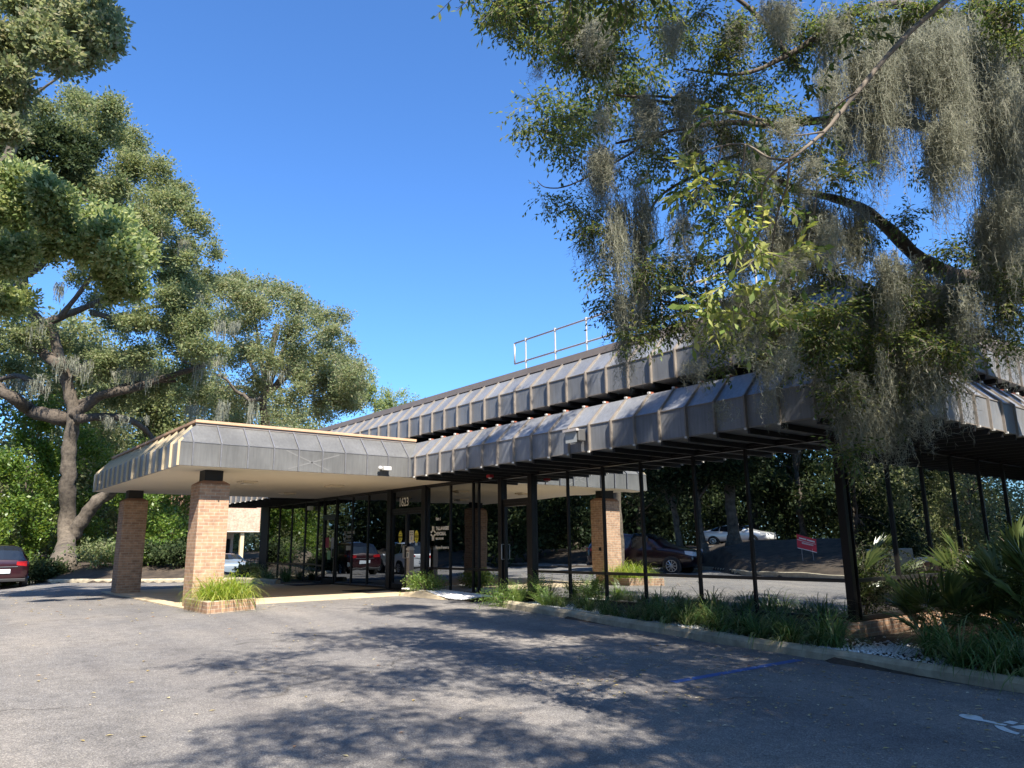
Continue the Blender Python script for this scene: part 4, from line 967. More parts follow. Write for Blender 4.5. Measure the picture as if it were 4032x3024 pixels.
def shrub(name, label, x, y, z, r, h, leaves, n, tm, scale, cat='shrub', group=None):
    t = wthing(name, label, cat, (x, y, z), group); m_ = MB()
    for k in range(6):
        a = rng.uniform(0, 6.28); m_.tube([(x, y, z - .05), (x + math.cos(a) * r * .3, y + math.sin(a) * r * .3, z + h * .4), (x + math.cos(a) * r * .65, y + math.sin(a) * r * .65, z + h * .75)], [.02, .014, .006], 5)
    m_.build('stem', m_twig, t)
    P = clumpts((x, y, z + h * .55), (r, r, h * .5), n, 8); P[:, 2] = np.maximum(P[:, 2], z + .05)
    V, Fc, Mi = scatter(tm, P, rng.uniform(.8, 1.2, len(P)) * scale, .5); wparent(npmesh('foliage', V, Fc, [leaves, m_twig], Mi), t); return t
for k, (x, y, r, h, lv, lab) in enumerate([(3.9, 39.5, .9, 1.0, m_under, 'bright green shrub at the lot edge beside the red car'), (6.9, 37.6, 1.0, .9, m_oak, 'low dark shrub at the foot of the live oak, right side'), (4.9, 37.6, .7, .7, m_dark, 'dark low shrub left of the live oak base'), (8.3, 36.3, 1.1, .9, m_under, 'yellow-green leafy shrub between the live oak and the back pier'),
                                          (9.3, 34.2, 1.0, .8, m_dark, 'dark shrub in the bed between the two piers'), (8.6, 35.9, .9, .8, m_dark, 'dark shrub set farther back between the two piers'), (11.0, 30.6, .4, .5, m_oak, 'shrub beside the black railing near the silver car')]):
    shrub('shrub', lab, x, y, float(gr(x, y)), r, h, lv, 260, TUFC, 1.1, group='shrubs in the rear bed')

# ------------------------------------------------------------------ moss-hung tree on the right
TX, TY = 15.5, -2.6
nt_ = wthing('mossy_elm', 'large overhanging tree draped in grey Spanish moss, its small leaves hanging over the roof corner', 'tree', (TX, TY, .2))
mb = MB()
limb(mb, [(TX, TY, -.1), (TX - .2, TY + .2, 2.5), (TX - .9, TY + .5, 4.6), at22(2150, 620, 11.5)], .42, .28, 14)
BR = [([(2330, 620, 12), (2212, 610, 11.5), (2080, 600, 11), (1990, 560, 10.5), (1880, 460, 10.5), (1790, 425, 10.5)], .20, .05),
      ([(2330, 620, 12), (2250, 300, 11), (2212, 150, 10.5), (2150, 60, 10), (2100, 0, 10)], .24, .14),
      ([(2240, 320, 11), (2100, 300, 10.5), (1990, 270, 10.2), (1900, 250, 10.2), (1780, 270, 10)], .10, .05),
      ([(1990, 270, 10.2), (1830, 255, 9.6), (1680, 270, 9.6), (1560, 265, 9.5), (1440, 285, 9.5), (1330, 310, 9.4)], .07, .015),
      ([(1790, 425, 10.5), (1700, 400, 10), (1600, 330, 9.8), (1500, 240, 9.6), (1400, 215, 9.6), (1330, 205, 9.6)], .05, .012),
      ([(1680, 270, 9.6), (1560, 235, 9.6), (1450, 210, 9.6), (1350, 208, 9.5)], .035, .01),
      ([(2150, 60, 10), (1900, 10, 10), (1700, 120, 9.8), (1600, 160, 9.8), (1480, 150, 9.8)], .07, .012),
      ([(1700, 120, 9.8), (1660, 60, 9.8), (1560, -20, 9.8), (1380, -40, 9.8), (1240, -10, 9.8), (1120, 20, 9.8)], .04, .008),
      ([(1600, 330, 9.8), (1520, 370, 9.6), (1420, 430, 9.5), (1390, 520, 9.5), (1380, 600, 9.5)], .03, .008),
      ([(1440, 285, 9.5), (1330, 350, 9.4), (1230, 400, 9.4), (1180, 405, 9.4), (1160, 390, 9.4)], .018, .004),
      ([(1990, 560, 10.5), (1960, 700, 10), (1880, 780, 9.6), (1800, 820, 9.4)], .06, .015), ([(1880, 460, 10.5), (1780, 560, 10), (1650, 640, 9.6), (1500, 660, 9.5), (1390, 640, 9.4)], .05, .01),
      ([(2080, 600, 11), (2050, 720, 10), (2100, 780, 9.6)], .05, .02), ([(2250, 300, 11), (2212, 500, 10), (2180, 700, 9.6)], .06, .02), ([(2250, 300, 12), (8.5, 0, 0)], 0, 0)]
for pts, r0, r1 in BR[:-1]: limb(mb, [at22(*p) for p in pts], r0, r1, 8)
# limbs reaching over the car park, above and behind the camera
for pts, r0, r1 in (([(TX - .9, TY + .5, 4.6), (12, -2.6, 7), (7.5, -3.6, 8.3), (2.5, -3.2, 8.6), (-1.5, -2.5, 8.3)], .24, .05), ([(12, -2.6, 7), (8.5, -.6, 8.4), (5.5, .2, 9.2), (2.6, .6, 9.6)], .14, .03), ([(7.5, -3.6, 8.3), (3, -6.5, 8.5), (0, -8, 8.5)], .12, .03)):
    limb(mb, pts, r0, r1, 9)
mb.build('trunk', m_barkd, nt_, smooth=True)
C7 = [(1075, 35, 30), (1110, 70, 26), (1090, 15, 26), (1150, 30, 40), (1190, 70, 40), (1160, 90, 28), (1240, 50, 45), (1220, 120, 35), (1280, 110, 45), (1320, 60, 42), (1270, 150, 25), (1330, 120, 30), (1345, 20, 35),
      (1440, 20, 32), (1460, 70, 30), (1440, 100, 24), (1500, 90, 26), (1520, 30, 22),
      (1240, 250, 18), (1260, 290, 26), (1225, 320, 18), (1240, 345, 20), (1170, 430, 14), (1200, 440, 20), (1240, 450, 24), (1280, 470, 28), (1270, 500, 26), (1310, 500, 22), (1380, 270, 26), (1420, 300, 30), (1370, 330, 28), (1400, 360, 30), (1440, 340, 28), (1350, 380, 22),
      (1310, 560, 24), (1290, 600, 24), (1330, 640, 28), (1310, 670, 26), (1350, 700, 30), (1400, 680, 34), (1380, 730, 26), (1440, 710, 30), (1480, 690, 30), (1420, 640, 30), (1460, 600, 36), (1510, 560, 34), (1440, 560, 28), (1400, 590, 28), (1480, 640, 28), (1530, 640, 30),
      (1560, 120, 40), (1540, 200, 34), (1480, 190, 30), (1450, 240, 26), (1590, 60, 40), (1620, 180, 36), (1500, 250, 30), (1680, 60, 46), (1700, 130, 40), (1760, 60, 46), (1650, 220, 34), (1580, 300, 34), (1640, 340, 36), (1500, 330, 30), (1700, 260, 36), (1560, 390, 36), (1490, 420, 30), (1620, 440, 36), (1540, 480, 32), (1680, 400, 36), (1750, 330, 36), (1740, 480, 36), (1580, 560, 36), (1640, 540, 34), (1600, 700, 34), (1560, 740, 30), (1540, 790, 22), (1650, 760, 30), (1620, 650, 34), (1700, 640, 36), (1700, 560, 34),
      (1830, 60, 46), (1900, 40, 46), (1980, 30, 46), (2080, 30, 46), (2170, 30, 46), (2190, 100, 36), (2120, 100, 30), (1830, 380, 34), (1850, 520, 36), (1790, 600, 38), (1870, 640, 40), (1950, 640, 38), (1780, 720, 40), (1850, 740, 42), (1930, 730, 40), (2000, 700, 40), (2060, 680, 34), (2050, 760, 34), (2000, 800, 30), (2120, 720, 36), (2180, 660, 36), (2150, 600, 34), (2200, 560, 34), (1820, 820, 30), (1870, 850, 36), (1860, 920, 34), (1830, 980, 28), (1900, 900, 34), (1800, 680, 34), (2060, 540, 30), (2190, 740, 26), (1940, 800, 38), (1720, 720, 36), (1760, 760, 34), (1820, 860, 34), (1900, 830, 38), (1960, 860, 30), (1740, 680, 36), (1960, 740, 36), (1880, 780, 38), (1690, 700, 34), (1850, 800, 36), (1745, 790, 26), (2040, 820, 26), (1960, 470, 30), (2020, 360, 30)]
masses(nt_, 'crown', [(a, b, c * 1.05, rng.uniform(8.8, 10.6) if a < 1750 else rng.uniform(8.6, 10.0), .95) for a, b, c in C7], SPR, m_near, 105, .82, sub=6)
# the canopy above the camera that throws the dappled shade: ground point + height -> cluster
SH = []
def up(px, py, r, h):
    p = gz(px * 4032 / 2212, py * 4032 / 2212, .05); q = Vector(p) + SUN * (h / SUN.z); SH.append((q, r))
for a, b, r in ((470, 1475, .35), (560, 1450, .4), (640, 1410, .35), (720, 1425, .45), (760, 1385, .45), (860, 1400, .6), (840, 1350, .4), (940, 1320, .5), (1020, 1330, .5), (1060, 1370, .7), (960, 1420, .7), (700, 1480, .45), (600, 1500, .35), (800, 1500, .45), (880, 1470, .45), (1000, 1500, .6), (1100, 1450, .7), (1200, 1380, .6), (1250, 1450, .7), (1350, 1420, .7), (1450, 1450, .7), (1550, 1420, .6), (1600, 1480, .7), (1750, 1500, .8), (1900, 1500, .7), (2000, 1560, .8), (2150, 1520, .7), (2150, 1620, .6),
                (640, 1560, .35), (700, 1600, .4), (780, 1570, .35), (860, 1590, .35), (900, 1640, .4), (980, 1600, .45), (1060, 1570, .45), (1120, 1620, .5), (1150, 1530, .5), (1230, 1560, .4), (1300, 1520, .55), (1400, 1560, .6), (1500, 1540, .6), (1600, 1600, .6), (1420, 1640, .5), (1700, 1640, .6), (1850, 1600, .7), (1550, 1660, .5), (1950, 1660, .6), (700, 1650, .3), (500, 1640, .3), (1300, 1640, .3), (560, 1580, .25), (1000, 1700, .5), (1250, 1720, .5), (1700, 1380, .6), (1800, 1430, .7), (1650, 1330, .5), (1750, 1300, .5), (1850, 1350, .6), (1950, 1400, .7), (2050, 1450, .7)): up(a, b, r, rng.uniform(6.8, 9.0))
for k in range(26): SH.append((Vector((rng.uniform(3, 9), rng.uniform(-9, -2.0), rng.uniform(6.5, 9.5))), rng.uniform(.6, 1.1)))
for (a, b, c, D) in [(1520, 640, 14, 5.4), (1560, 700, 14, 5.4), (1640, 510, 20, 5.2), (1700, 560, 22, 5.2), (1660, 620, 18, 5.1), (1620, 690, 18, 5.1), (1580, 600, 14, 5.3)]:
    q = at22(a, b, D); SH = [(c_, r_) for c_, r_ in SH if (lambda v: (v - SUN * v.dot(SUN)).length)(c_ - q) > r_ * .9 + .15]
for x in (12.2, 13.4, 14.6, 15.8):
    q = Vector((x, 4.2, 3.6)); SH = [(c_, r_) for c_, r_ in SH if (lambda v: (v - SUN * v.dot(SUN)).length)(c_ - q) > r_ + .25]
def seen(c, r):
    v = c - EYE; f = v.dot(FWD)
    return f > .5 and v.dot(UP) / f * F < 1512 + 2939 * (r + .25) / f and v.dot(RIGHT) / f * F < -100
SH = [(c, r) for c, r in SH if not seen(c, r)]
P = np.vstack([clumpts(c, (r * 1.1, r * 1.1, r * .5), int((430 if c.x > 3.0 else 110) * r * r + 8), 6, .32) for c, r in SH]); V, Fc, Mi = scatter(SPR, P, rng.uniform(.9, 1.3, len(P)) * 1.25, .4)
wparent(npmesh('crown', V, Fc, [m_near, m_twig], Mi), nt_)
ML = [(1235, 20, 20, 90, 6), (1275, 60, 22, 110, 8), (1300, 120, 10, 90, 3), (1450, 60, 12, 90, 5), (1165, 140, 4, 60, 1), (1300, 330, 16, 120, 8), (1290, 360, 12, 170, 7), (1300, 250, 12, 90, 4), (1390, 215, 18, 110, 7), (1410, 240, 14, 110, 5), (1330, 460, 18, 240, 9), (1380, 440, 22, 260, 12), (1375, 600, 18, 140, 9), (1345, 640, 12, 160, 6), (1265, 500, 5, 120, 2), (1290, 520, 3, 110, 1),
      (1480, 210, 16, 130, 6), (1500, 280, 30, 130, 8), (1560, 270, 25, 120, 8), (1620, 320, 30, 140, 8), (1660, 460, 30, 160, 10), (1610, 520, 30, 160, 8), (1700, 520, 40, 160, 12), (1750, 420, 20, 200, 9), (1580, 640, 40, 120, 12), (1640, 660, 40, 130, 14), (1690, 680, 30, 140, 12), (1520, 700, 30, 90, 8), (1470, 460, 20, 130, 6), (1580, 60, 20, 90, 5), (1680, 10, 26, 110, 8),
      (1800, 40, 30, 160, 12), (1850, 120, 30, 200, 14), (1900, 100, 40, 260, 24), (1960, 60, 40, 260, 24), (2010, 80, 40, 280, 26), (2060, 80, 30, 320, 22), (2110, 120, 30, 420, 26), (2150, 200, 25, 420, 22), (2190, 200, 20, 380, 18), (1830, 260, 20, 160, 9), (1880, 280, 26, 160, 10), (1790, 160, 20, 200, 9), (2040, 290, 40, 220, 16), (2130, 480, 25, 260, 14), (2160, 420, 25, 240, 12), (1780, 470, 30, 180, 10), (1850, 480, 30, 180, 10), (1920, 560, 30, 180, 12), (1980, 600, 40, 200, 16), (2040, 620, 30, 200, 12), (2100, 640, 30, 150, 8),
      (1880, 700, 34, 200, 18), (1920, 720, 30, 220, 16), (1960, 700, 30, 200, 12), (1850, 840, 26, 150, 14), (1890, 850, 26, 150, 14), (1925, 860, 20, 140, 12), (1830, 880, 16, 110, 8), (2000, 760, 18, 180, 7), (2060, 720, 14, 200, 6), (2170, 650, 10, 200, 5), (1700, 780, 10, 90, 3), (1770, 800, 8, 110, 3), (1640, 800, 10, 110, 3), (1500, 760, 5, 100, 2), (1345, 740, 4, 120, 2), (1560, 850, 4, 90, 1), (1665, 820, 4, 100, 1), (1990, 900, 5, 130, 2), (1790, 870, 4, 120, 1)]
moss_list(nt_, [(*m, rng.uniform(8.8, 10.2)) for m in ML], MOS, 9.5, 1.0, 1.15)

# nearer bough with bright hanging leaves: limb from top right down to the elbow
bg = wthing('leafy_bough', 'pale diagonal bough with large sunlit yellow-green leaves, nearest to the camera', 'branch', at22(1710, 345, 5.2))
mb = MB(); el = at22(1705, 345, 5.0)
limb(mb, [at22(2300, -200, 6.2), at22(2130, -70, 5.8), at22(1965, 70, 5.4), at22(1850, 200, 5.2), at22(1780, 285, 5.1), el], .028, .010, 8)
for q, r0 in (([(1705, 345), (1660, 340), (1610, 312), (1560, 315), (1520, 330), (1470, 380)], .011), ([(1705, 345), (1700, 400), (1680, 460), (1670, 520), (1660, 600), (1655, 680)], .009), ([(1705, 345), (1650, 400), (1640, 500), (1600, 560), (1560, 640), (1545, 690)], .009), ([(1850, 200), (1800, 240), (1770, 330), (1760, 450), (1740, 540), (1700, 600)], .007), ([(1560, 315), (1540, 380), (1500, 420), (1560, 460)], .006), ([(1780, 285), (1690, 290), (1600, 240), (1500, 260)], .007), ([(1610, 312), (1600, 380), (1570, 450)], .006)):
    limb(mb, [at22(a, b, 5.0 + .2 * k) for k, (a, b) in enumerate(q)], r0, .003, 6, .02)
mb.build('limb', m_twig, bg, smooth=True)
NB = [(1520, 640, 14, 5.4), (1540, 680, 20, 5.4), (1560, 700, 14, 5.4), (1545, 630, 18, 5.3), (1620, 520, 20, 5.2), (1650, 540, 22, 5.2), (1690, 560, 22, 5.2), (1720, 540, 16, 5.2), (1700, 610, 18, 5.2), (1640, 500, 16, 5.2), (1660, 600, 18, 5.1), (1620, 680, 18, 5.1), (1650, 700, 14, 5.1), (1580, 620, 16, 5.2), (1610, 450, 14, 5.1), (1500, 430, 12, 5.4), (1520, 400, 14, 5.4), (1560, 470, 14, 5.3), (1590, 600, 14, 5.3)]
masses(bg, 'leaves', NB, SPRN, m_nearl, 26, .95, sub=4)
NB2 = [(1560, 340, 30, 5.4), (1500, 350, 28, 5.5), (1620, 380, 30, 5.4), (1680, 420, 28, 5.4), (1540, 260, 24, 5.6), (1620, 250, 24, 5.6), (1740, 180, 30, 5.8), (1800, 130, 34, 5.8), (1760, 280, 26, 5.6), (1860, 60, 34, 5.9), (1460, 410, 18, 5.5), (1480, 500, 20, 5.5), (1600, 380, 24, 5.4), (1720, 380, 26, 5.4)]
masses(bg, 'leaves', NB2, SPRN, m_near, 14, .85, sub=4)  # shaded leaves of the same bough, in the darker leaf colour
moss_list(bg, [(1720, 560, 16, 70, 3, 5.1), (1780, 480, 16, 110, 3, 5.2), (1750, 330, 14, 120, 3, 5.2), (1660, 620, 30, 60, 3, 5.1), (1700, 260, 12, 90, 2, 5.2), (1620, 720, 20, 90, 2, 5.3), (1690, 740, 20, 100, 3, 5.3)], MOS, 5.2, .7)

# ------------------------------------------------------------------ woodland across the lot, mirrored in the glass
FG = 'trees on the bank across the car park'
RT = [('slender trunked bank tree opposite the glass, second of the cluster, leaning', -6.5, 21.9, 11, 3.4, .24, (.5, .3)), ('thick grey trunked bank tree near the white car', -7.5, 20.9, 12, 3.6, .30, (-.2, 0)), ('leaning bank tree left in the mirrored cluster', -6.3, 23.0, 11, 3.2, .18, (1.2, .5)),
      ('bank tree near the red yard sign', -7.5, 14.2, 11, 3.6, .20, (0, .4)), ('bank tree farther along towards the street', -8.2, 10.0, 12, 4.0, .24, (0, -.4)), ('tree on top of the bank across the street side of the lot', -9.5, 5.5, 12, 4.2, .24, (0, 0)), ('tall tree behind the white sedan, first', -24, 27, 13, 5, .25, (0, 0)), ('tall tree behind the white sedan, second', -28, 33, 14, 5.5, .25, (0, 0)), ('dark tree on the far side of the lot', -16, 34, 13, 5, .25, (0, 0)), ('dark tree past the white hatchback', -13, 44, 13, 5, .25, (0, 0)),
      ('far dark tree closing the view behind the bank', -20, 14, 13, 5, .25, (0, 0)), ('far dark tree closing the view at the street end', -19, 4, 13, 5, .25, (0, 0)), ('evergreen beyond the white sedan lot', -34, 22, 14, 6, .3, (0, 0)), ('evergreen at the corner of the upper lot', -20, 44, 14, 6, .3, (0, 0)), ('street side tree behind the camera', -7, -6, 12, 4, .25, (0, 0)), ('tall dark tree beyond the upper lot, centre', -33, 42, 15, 6, .3, (0, 0))]
for k, (lab, x, y, h, cr, tr, ln) in enumerate(RT):
    near = x > -10
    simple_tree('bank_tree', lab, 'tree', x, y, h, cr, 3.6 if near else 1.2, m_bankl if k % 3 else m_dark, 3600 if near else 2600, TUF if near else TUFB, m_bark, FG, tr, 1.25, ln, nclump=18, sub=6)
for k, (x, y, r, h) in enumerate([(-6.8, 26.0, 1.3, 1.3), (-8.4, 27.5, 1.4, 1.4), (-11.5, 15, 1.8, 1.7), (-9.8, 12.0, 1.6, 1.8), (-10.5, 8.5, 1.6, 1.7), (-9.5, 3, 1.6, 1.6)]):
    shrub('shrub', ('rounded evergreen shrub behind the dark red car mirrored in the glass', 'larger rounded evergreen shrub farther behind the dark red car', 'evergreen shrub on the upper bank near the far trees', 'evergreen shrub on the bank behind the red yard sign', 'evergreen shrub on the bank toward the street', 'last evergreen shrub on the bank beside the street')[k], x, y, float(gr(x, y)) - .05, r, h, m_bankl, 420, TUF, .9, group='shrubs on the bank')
# hedge reflected in the side wing
HG = 'tall sunlit hedge trees facing the side wing'
for k in range(9):
    x = 15 + 3.4 * k; y = -2.0 - (k % 3) * 1.0
    simple_tree('hedge_tree', ('first', 'second', 'third', 'fourth', 'fifth', 'sixth', 'seventh', 'eighth', 'ninth')[k] + ' tall hedge tree opposite the side wing, counting from the glass corner', 'tree', x + 1.5, y, 9.5 + (k % 2), 2.8, .4, m_dark if k % 2 else m_oak2, 3800, TUFC, m_bark, HG, .1, 1.0, nclump=22, sub=5, zg=.2)

# far mass of woodland closing every view
fx = []; fy = []
for (x0, x1, y0, y1, n) in ((-50, 60, 74, 92, 9000), (-58, -40, -30, 80, 9000), (-50, -12, -22, -12, 3500), (10, 60, -16, -8, 4500), (-30, -17, 50, 76, 4000)):
    fx.append(rng.uniform(x0, x1, n)); fy.append(rng.uniform(y0, y1, n))
fx = np.concatenate(fx); fy = np.concatenate(fy); fz = rng.uniform(0, 1, len(fx)) ** .8 * (8.5 + 2.5 * np.sin(fx * .35) + 1.5 * np.sin(fy * .5 + fx * .1)) + .3
V, Fc, Mi = scatter(TUFB, np.stack([fx, fy, fz], 1), rng.uniform(1.6, 2.8, len(fx)), .6)
tag(npmesh('far_woodland', V, Fc, [m_dark, m_twig], Mi), kind='stuff')
# ------------------------------------------------------------------ strap-leaved plants
def blades(n, L, w, seed, droop=1.0, spread=.35, upb=.9, seg=6):
    r = np.random.default_rng(seed); V = []; Fc = []; i0 = 0
    for k in range(n):
        az = r.uniform(0, 6.283); ln = L * r.uniform(.55, 1.1); el = r.uniform(.75, 1.45) * upb
        p = np.array([r.normal(0, .035), r.normal(0, .035), 0.0]); d0 = np.array([math.cos(az) * math.cos(el), math.sin(az) * math.cos(el), math.sin(el)])
        P = [p]; d = d0.copy()
        for s in range(seg):
            d = d + np.array([0, 0, -droop * (s + .6) * .11]) + r.normal(0, .02, 3); d /= np.linalg.norm(d); p = p + d * ln / seg; P.append(p)
        P = np.array(P); sd = np.array([-math.sin(az), math.cos(az), 0]); ww = (w * r.uniform(.7, 1.2) * np.array([.7, 1, 1, .9, .75, .5, .08]))[:, None] * .5
        V.append(np.vstack([P - sd * ww, P + sd * ww])); ii = np.arange(seg); m = seg + 1
        Fc.append(np.stack([ii, ii + 1, ii + 1 + m, ii + m], 1) + i0); i0 += 2 * m
    return np.vstack(V), np.vstack(Fc)
LM = []
for k in range(5):
    V, Fc = blades(130, .74, .014, k, 1.0); o = npmesh('liriope', V, Fc, m_liri, smooth=True); LM.append(o.data); bpy.data.objects.remove(o)
LBL = 'dark green liriope tuft in the row between the concrete kerb and the dark glass'
LG = 'liriope tufts along the kerb'
LBC = 'lush liriope tuft around the glass corner below the fan palms'; LGC = 'liriope tufts at the corner bed'
def liri(x, y, s, lab, grp, k, name='liriope_tuft'):
    o = bpy.data.objects.new(name, LM[k % 5]); COL.objects.link(o)
    o.location = (x, y, float(gr(x, y)) - .01); o.rotation_euler = (0, 0, rng.uniform(0, 6.28)); o.scale = (s * rng.uniform(.9, 1.1),) * 2 + (s * rng.uniform(.85, 1.1),)
    return tag(o, lab, 'grass plant', grp)
ORD = 'first second third fourth fifth sixth seventh eighth ninth tenth eleventh twelfth thirteenth fourteenth fifteenth sixteenth seventeenth eighteenth nineteenth twentieth'.split()
k = 0
for i, y in enumerate(np.arange(5.4, 11.8, .38)):
    x = float(kx(y)) + .42 + rng.uniform(-.08, .1); liri(x, y + rng.uniform(-.08, .08), rng.uniform(.9, 1.15) * (1 if y < 8.5 else .78), ORD[i] + ' liriope tuft in the row hanging over the kerb, counted from the glass corner', LG, k); k += 1
for i, y in enumerate(np.arange(5.9, 9.6, .42)):
    x = float(kx(y)) + .85 + rng.uniform(-.08, .08); liri(x, y + rng.uniform(-.1, .1), rng.uniform(.9, 1.15), ORD[i] + ' liriope tuft in the back row against the dark glass, counted from the corner', LG, k); k += 1
for i, (x, y, s) in enumerate(((9.75, 3.9, 1.25), (9.9, 3.3, 1.3), (9.7, 2.8, 1.35), (10.25, 3.7, 1.2), (10.4, 3.1, 1.3), (9.7, 2.2, 1.3), (10.1, 4.35, 1.1), (10.7, 3.8, 1.1), (10.2, 2.4, 1.3), (9.6, 3.45, 1.1), (10.6, 4.4, 1.0), (9.8, 1.7, 1.2))):
    fr = 'at the kerb' if x < 9.95 else 'set back under the palms'
    liri(x, y, s, 'liriope tuft ' + fr + ', ' + ORD[sum(1 for q in ((9.75, 3.9), (9.9, 3.3), (9.7, 2.8), (10.25, 3.7), (10.4, 3.1), (9.7, 2.2), (10.1, 4.35), (10.7, 3.8), (10.2, 2.4), (9.6, 3.45), (10.6, 4.4), (9.8, 1.7)) if (q[0] < 9.95) == (x < 9.95) and q[1] > y)] + ' to the right of the brick corner', LGC, k); k += 1
# grass in the planter
pg = wthing('planter_grass', 'bright green arching grass filling the brick planter', 'grass plant', (5.15, 15.75, .55))
Vs, Fs, i0 = [], [], 0
for q in range(9):
    V, Fc = blades(115, .9, .013, 50 + q, 1.15, upb=.95); V = V + np.array([4.92 + (q % 3) * .25, 15.38 + (q // 3) * .3, .53]); Vs.append(V); Fs.append(Fc + i0); i0 += len(V)
wparent(npmesh('grass_blades', np.vstack(Vs), np.vstack(Fs), m_liril, smooth=True), pg)

# ferns at the end of the bed
def fern(x, y, z, label, n=16, L=.55):
    t = wthing('fern', label, 'fern', (x, y, z), 'ferns at the end of the kerb bed'); V = []
    for k in range(n):
        az = rng.uniform(0, 6.28); el = rng.uniform(.5, 1.35); d = np.array([math.cos(az) * math.cos(el), math.sin(az) * math.cos(el), math.sin(el)]); p = np.array([x, y, z]); ln = L * rng.uniform(.6, 1.1)
        for s in range(16):
            d = d + np.array([0, 0, -.05 * (s / 6)]); d /= np.linalg.norm(d); p = p + d * ln / 16; sd = np.array([-math.sin(az), math.cos(az), 0.0]); wl = .075 * math.sin(math.pi * min(1, (s + 2) / 17)) + .01
            for sg in (-1, 1):
                D = norm(sd * sg + d * .35); q = leafquads(p[None], D[None], np.cross(sd, d)[None] * 1.0, np.array([wl]), np.array([.018]), .05)[0]; V.append(q)
    V = np.array(V); wparent(npmesh('fronds', V.reshape(-1, 3), np.arange(len(V) * 4).reshape(-1, 4), m_fern), t)
for k, (x, y, l) in enumerate(((10.05, 12.35, 'sprawling light green fern at the end of the kerb, nearest the walkway'), (10.35, 11.85, 'upright fern with bright fronds in front of the side door'), (10.0, 11.5, 'smaller fern between the kerb end and the first liriope tufts'), (10.6, 12.3, 'tall thin fern leaning on the glass beside the door'))):
    fern(x, y, float(gr(x, y)), l, 30 if k < 2 else 18, (.75, .75, .55, .75)[k])
shrub('dwarf_shrub', 'small bright leafy shrub on the white gravel island beside the post', 10.3, 16.3, .5, .42, .42, m_fern, 190, [tmpl_tuft(12, .13, .055, .026, 90 + q) for q in range(4)], 1.0)
shrub('juniper_shrub', 'feathery yellow-green low shrub spilling over the end of the kerb', 9.95, 12.75, .36, .42, .35, m_fern, 120, [tmpl_tuft(14, .16, .07, .012, 95 + q) for q in range(4)], 1.0)
# reflected planting at the far glass
for k, (x, y) in enumerate(((10.6, 25.8), (10.5, 27.2), (10.6, 28.4))):
    o = liri(x, y, 1.3, ('pale grass tuft at the foot of the far glass wall, nearest the doors', 'pale grass tuft in the middle of the far glass wall', 'pale grass tuft at the left end of the far glass wall')[k], 'grass tufts by the far glass', k); o.location.z = .42
fb = MB(); fb.prism([(9.9, 24.7), (11.05, 24.7), (11.05, 29.4), (10.2, 29.4)], .2, .44); tag(fb.build('planting_bed', m_mulch), kind='structure')
kerb([(9.8, 24.75), (10.1, 29.5)], h=.16)

# ------------------------------------------------------------------ palmettos
def palmetto(x, y, label, nf, hgt, seed):
    r = np.random.default_rng(seed); z = float(gr(x, y)); t = wthing('palmetto', label, 'palm', (x, y, z), 'fan palms beside the side wing'); V = []; pm = MB()
    for k in range(nf):
        az = r.uniform(0, 6.28); el = r.uniform(.35, 1.35); ln = hgt * r.uniform(.5, 1.0); d = np.array([math.cos(az) * math.cos(el), math.sin(az) * math.cos(el), math.sin(el)])
        b = np.array([x, y, z + .1]); e = b + d * ln * .88 + np.array([0, 0, -.06]); pm.tube([b, (b + e) / 2 + np.array([0, 0, .04]), e], [.012, .009, .007], 5)
        side = norm(np.cross(d, [0, 0, 1.0]) + r.normal(0, .25, 3)); upv = norm(np.cross(side, d)); R = r.uniform(.42, .66)
        for s in range(22):
            a = (s / 21 - .5) * r.uniform(3.4, 3.7); D = norm(d * math.cos(a) + side * math.sin(a) + upv * r.normal(.12, .05)); q = leafquads((e)[None], D[None], upv[None], np.array([R * (1 - .25 * abs(a) / 1.8) * r.uniform(.85, 1.05)]), np.array([.036]), r.uniform(.02, .16))[0]
            q[1] = e + D * R * .55 + (q[1] - q[3]) * .5 + upv * .012; q[3] = q[1] - (q[1] - e - D * R * .55) * 2; V.append(q)
    V = np.array(V); wparent(npmesh('fan_leaves', V.reshape(-1, 3), np.arange(len(V) * 4).reshape(-1, 4), m_palm), t); pm.build('leaf_stalk', m_fern, t)
palmetto(11.6, 3.7, 'large fan palm at the right edge in front of the side wing glass', 26, 1.35, 3)
palmetto(12.6, 4.3, 'tall fan palm close to the side wing glass, second from the corner', 24, 1.5, 5)
palmetto(11.3, 4.7, 'smaller fan palm nearest the brick corner base', 13, .95, 8)
palmetto(10.9, 2.9, 'fan palm nearest the camera at the right edge of the bed', 16, 1.1, 9)
palmetto(14.2, 4.0, 'fan palm farthest along the side wing', 20, 1.5, 12)
shrub('shrub', 'dense dark broadleaf shrub under the fan palms at the right edge', 12.2, 3.2, .2, 1.1, 1.3, m_dark, 700, SPR, .8, group='shrubs beside the side wing')
shrub('shrub', 'second dark broadleaf shrub behind the fan palms, against the side wing', 13.6, 4.6, .2, .9, 1.3, m_dark, 500, SPR, .8, group='shrubs beside the side wing')

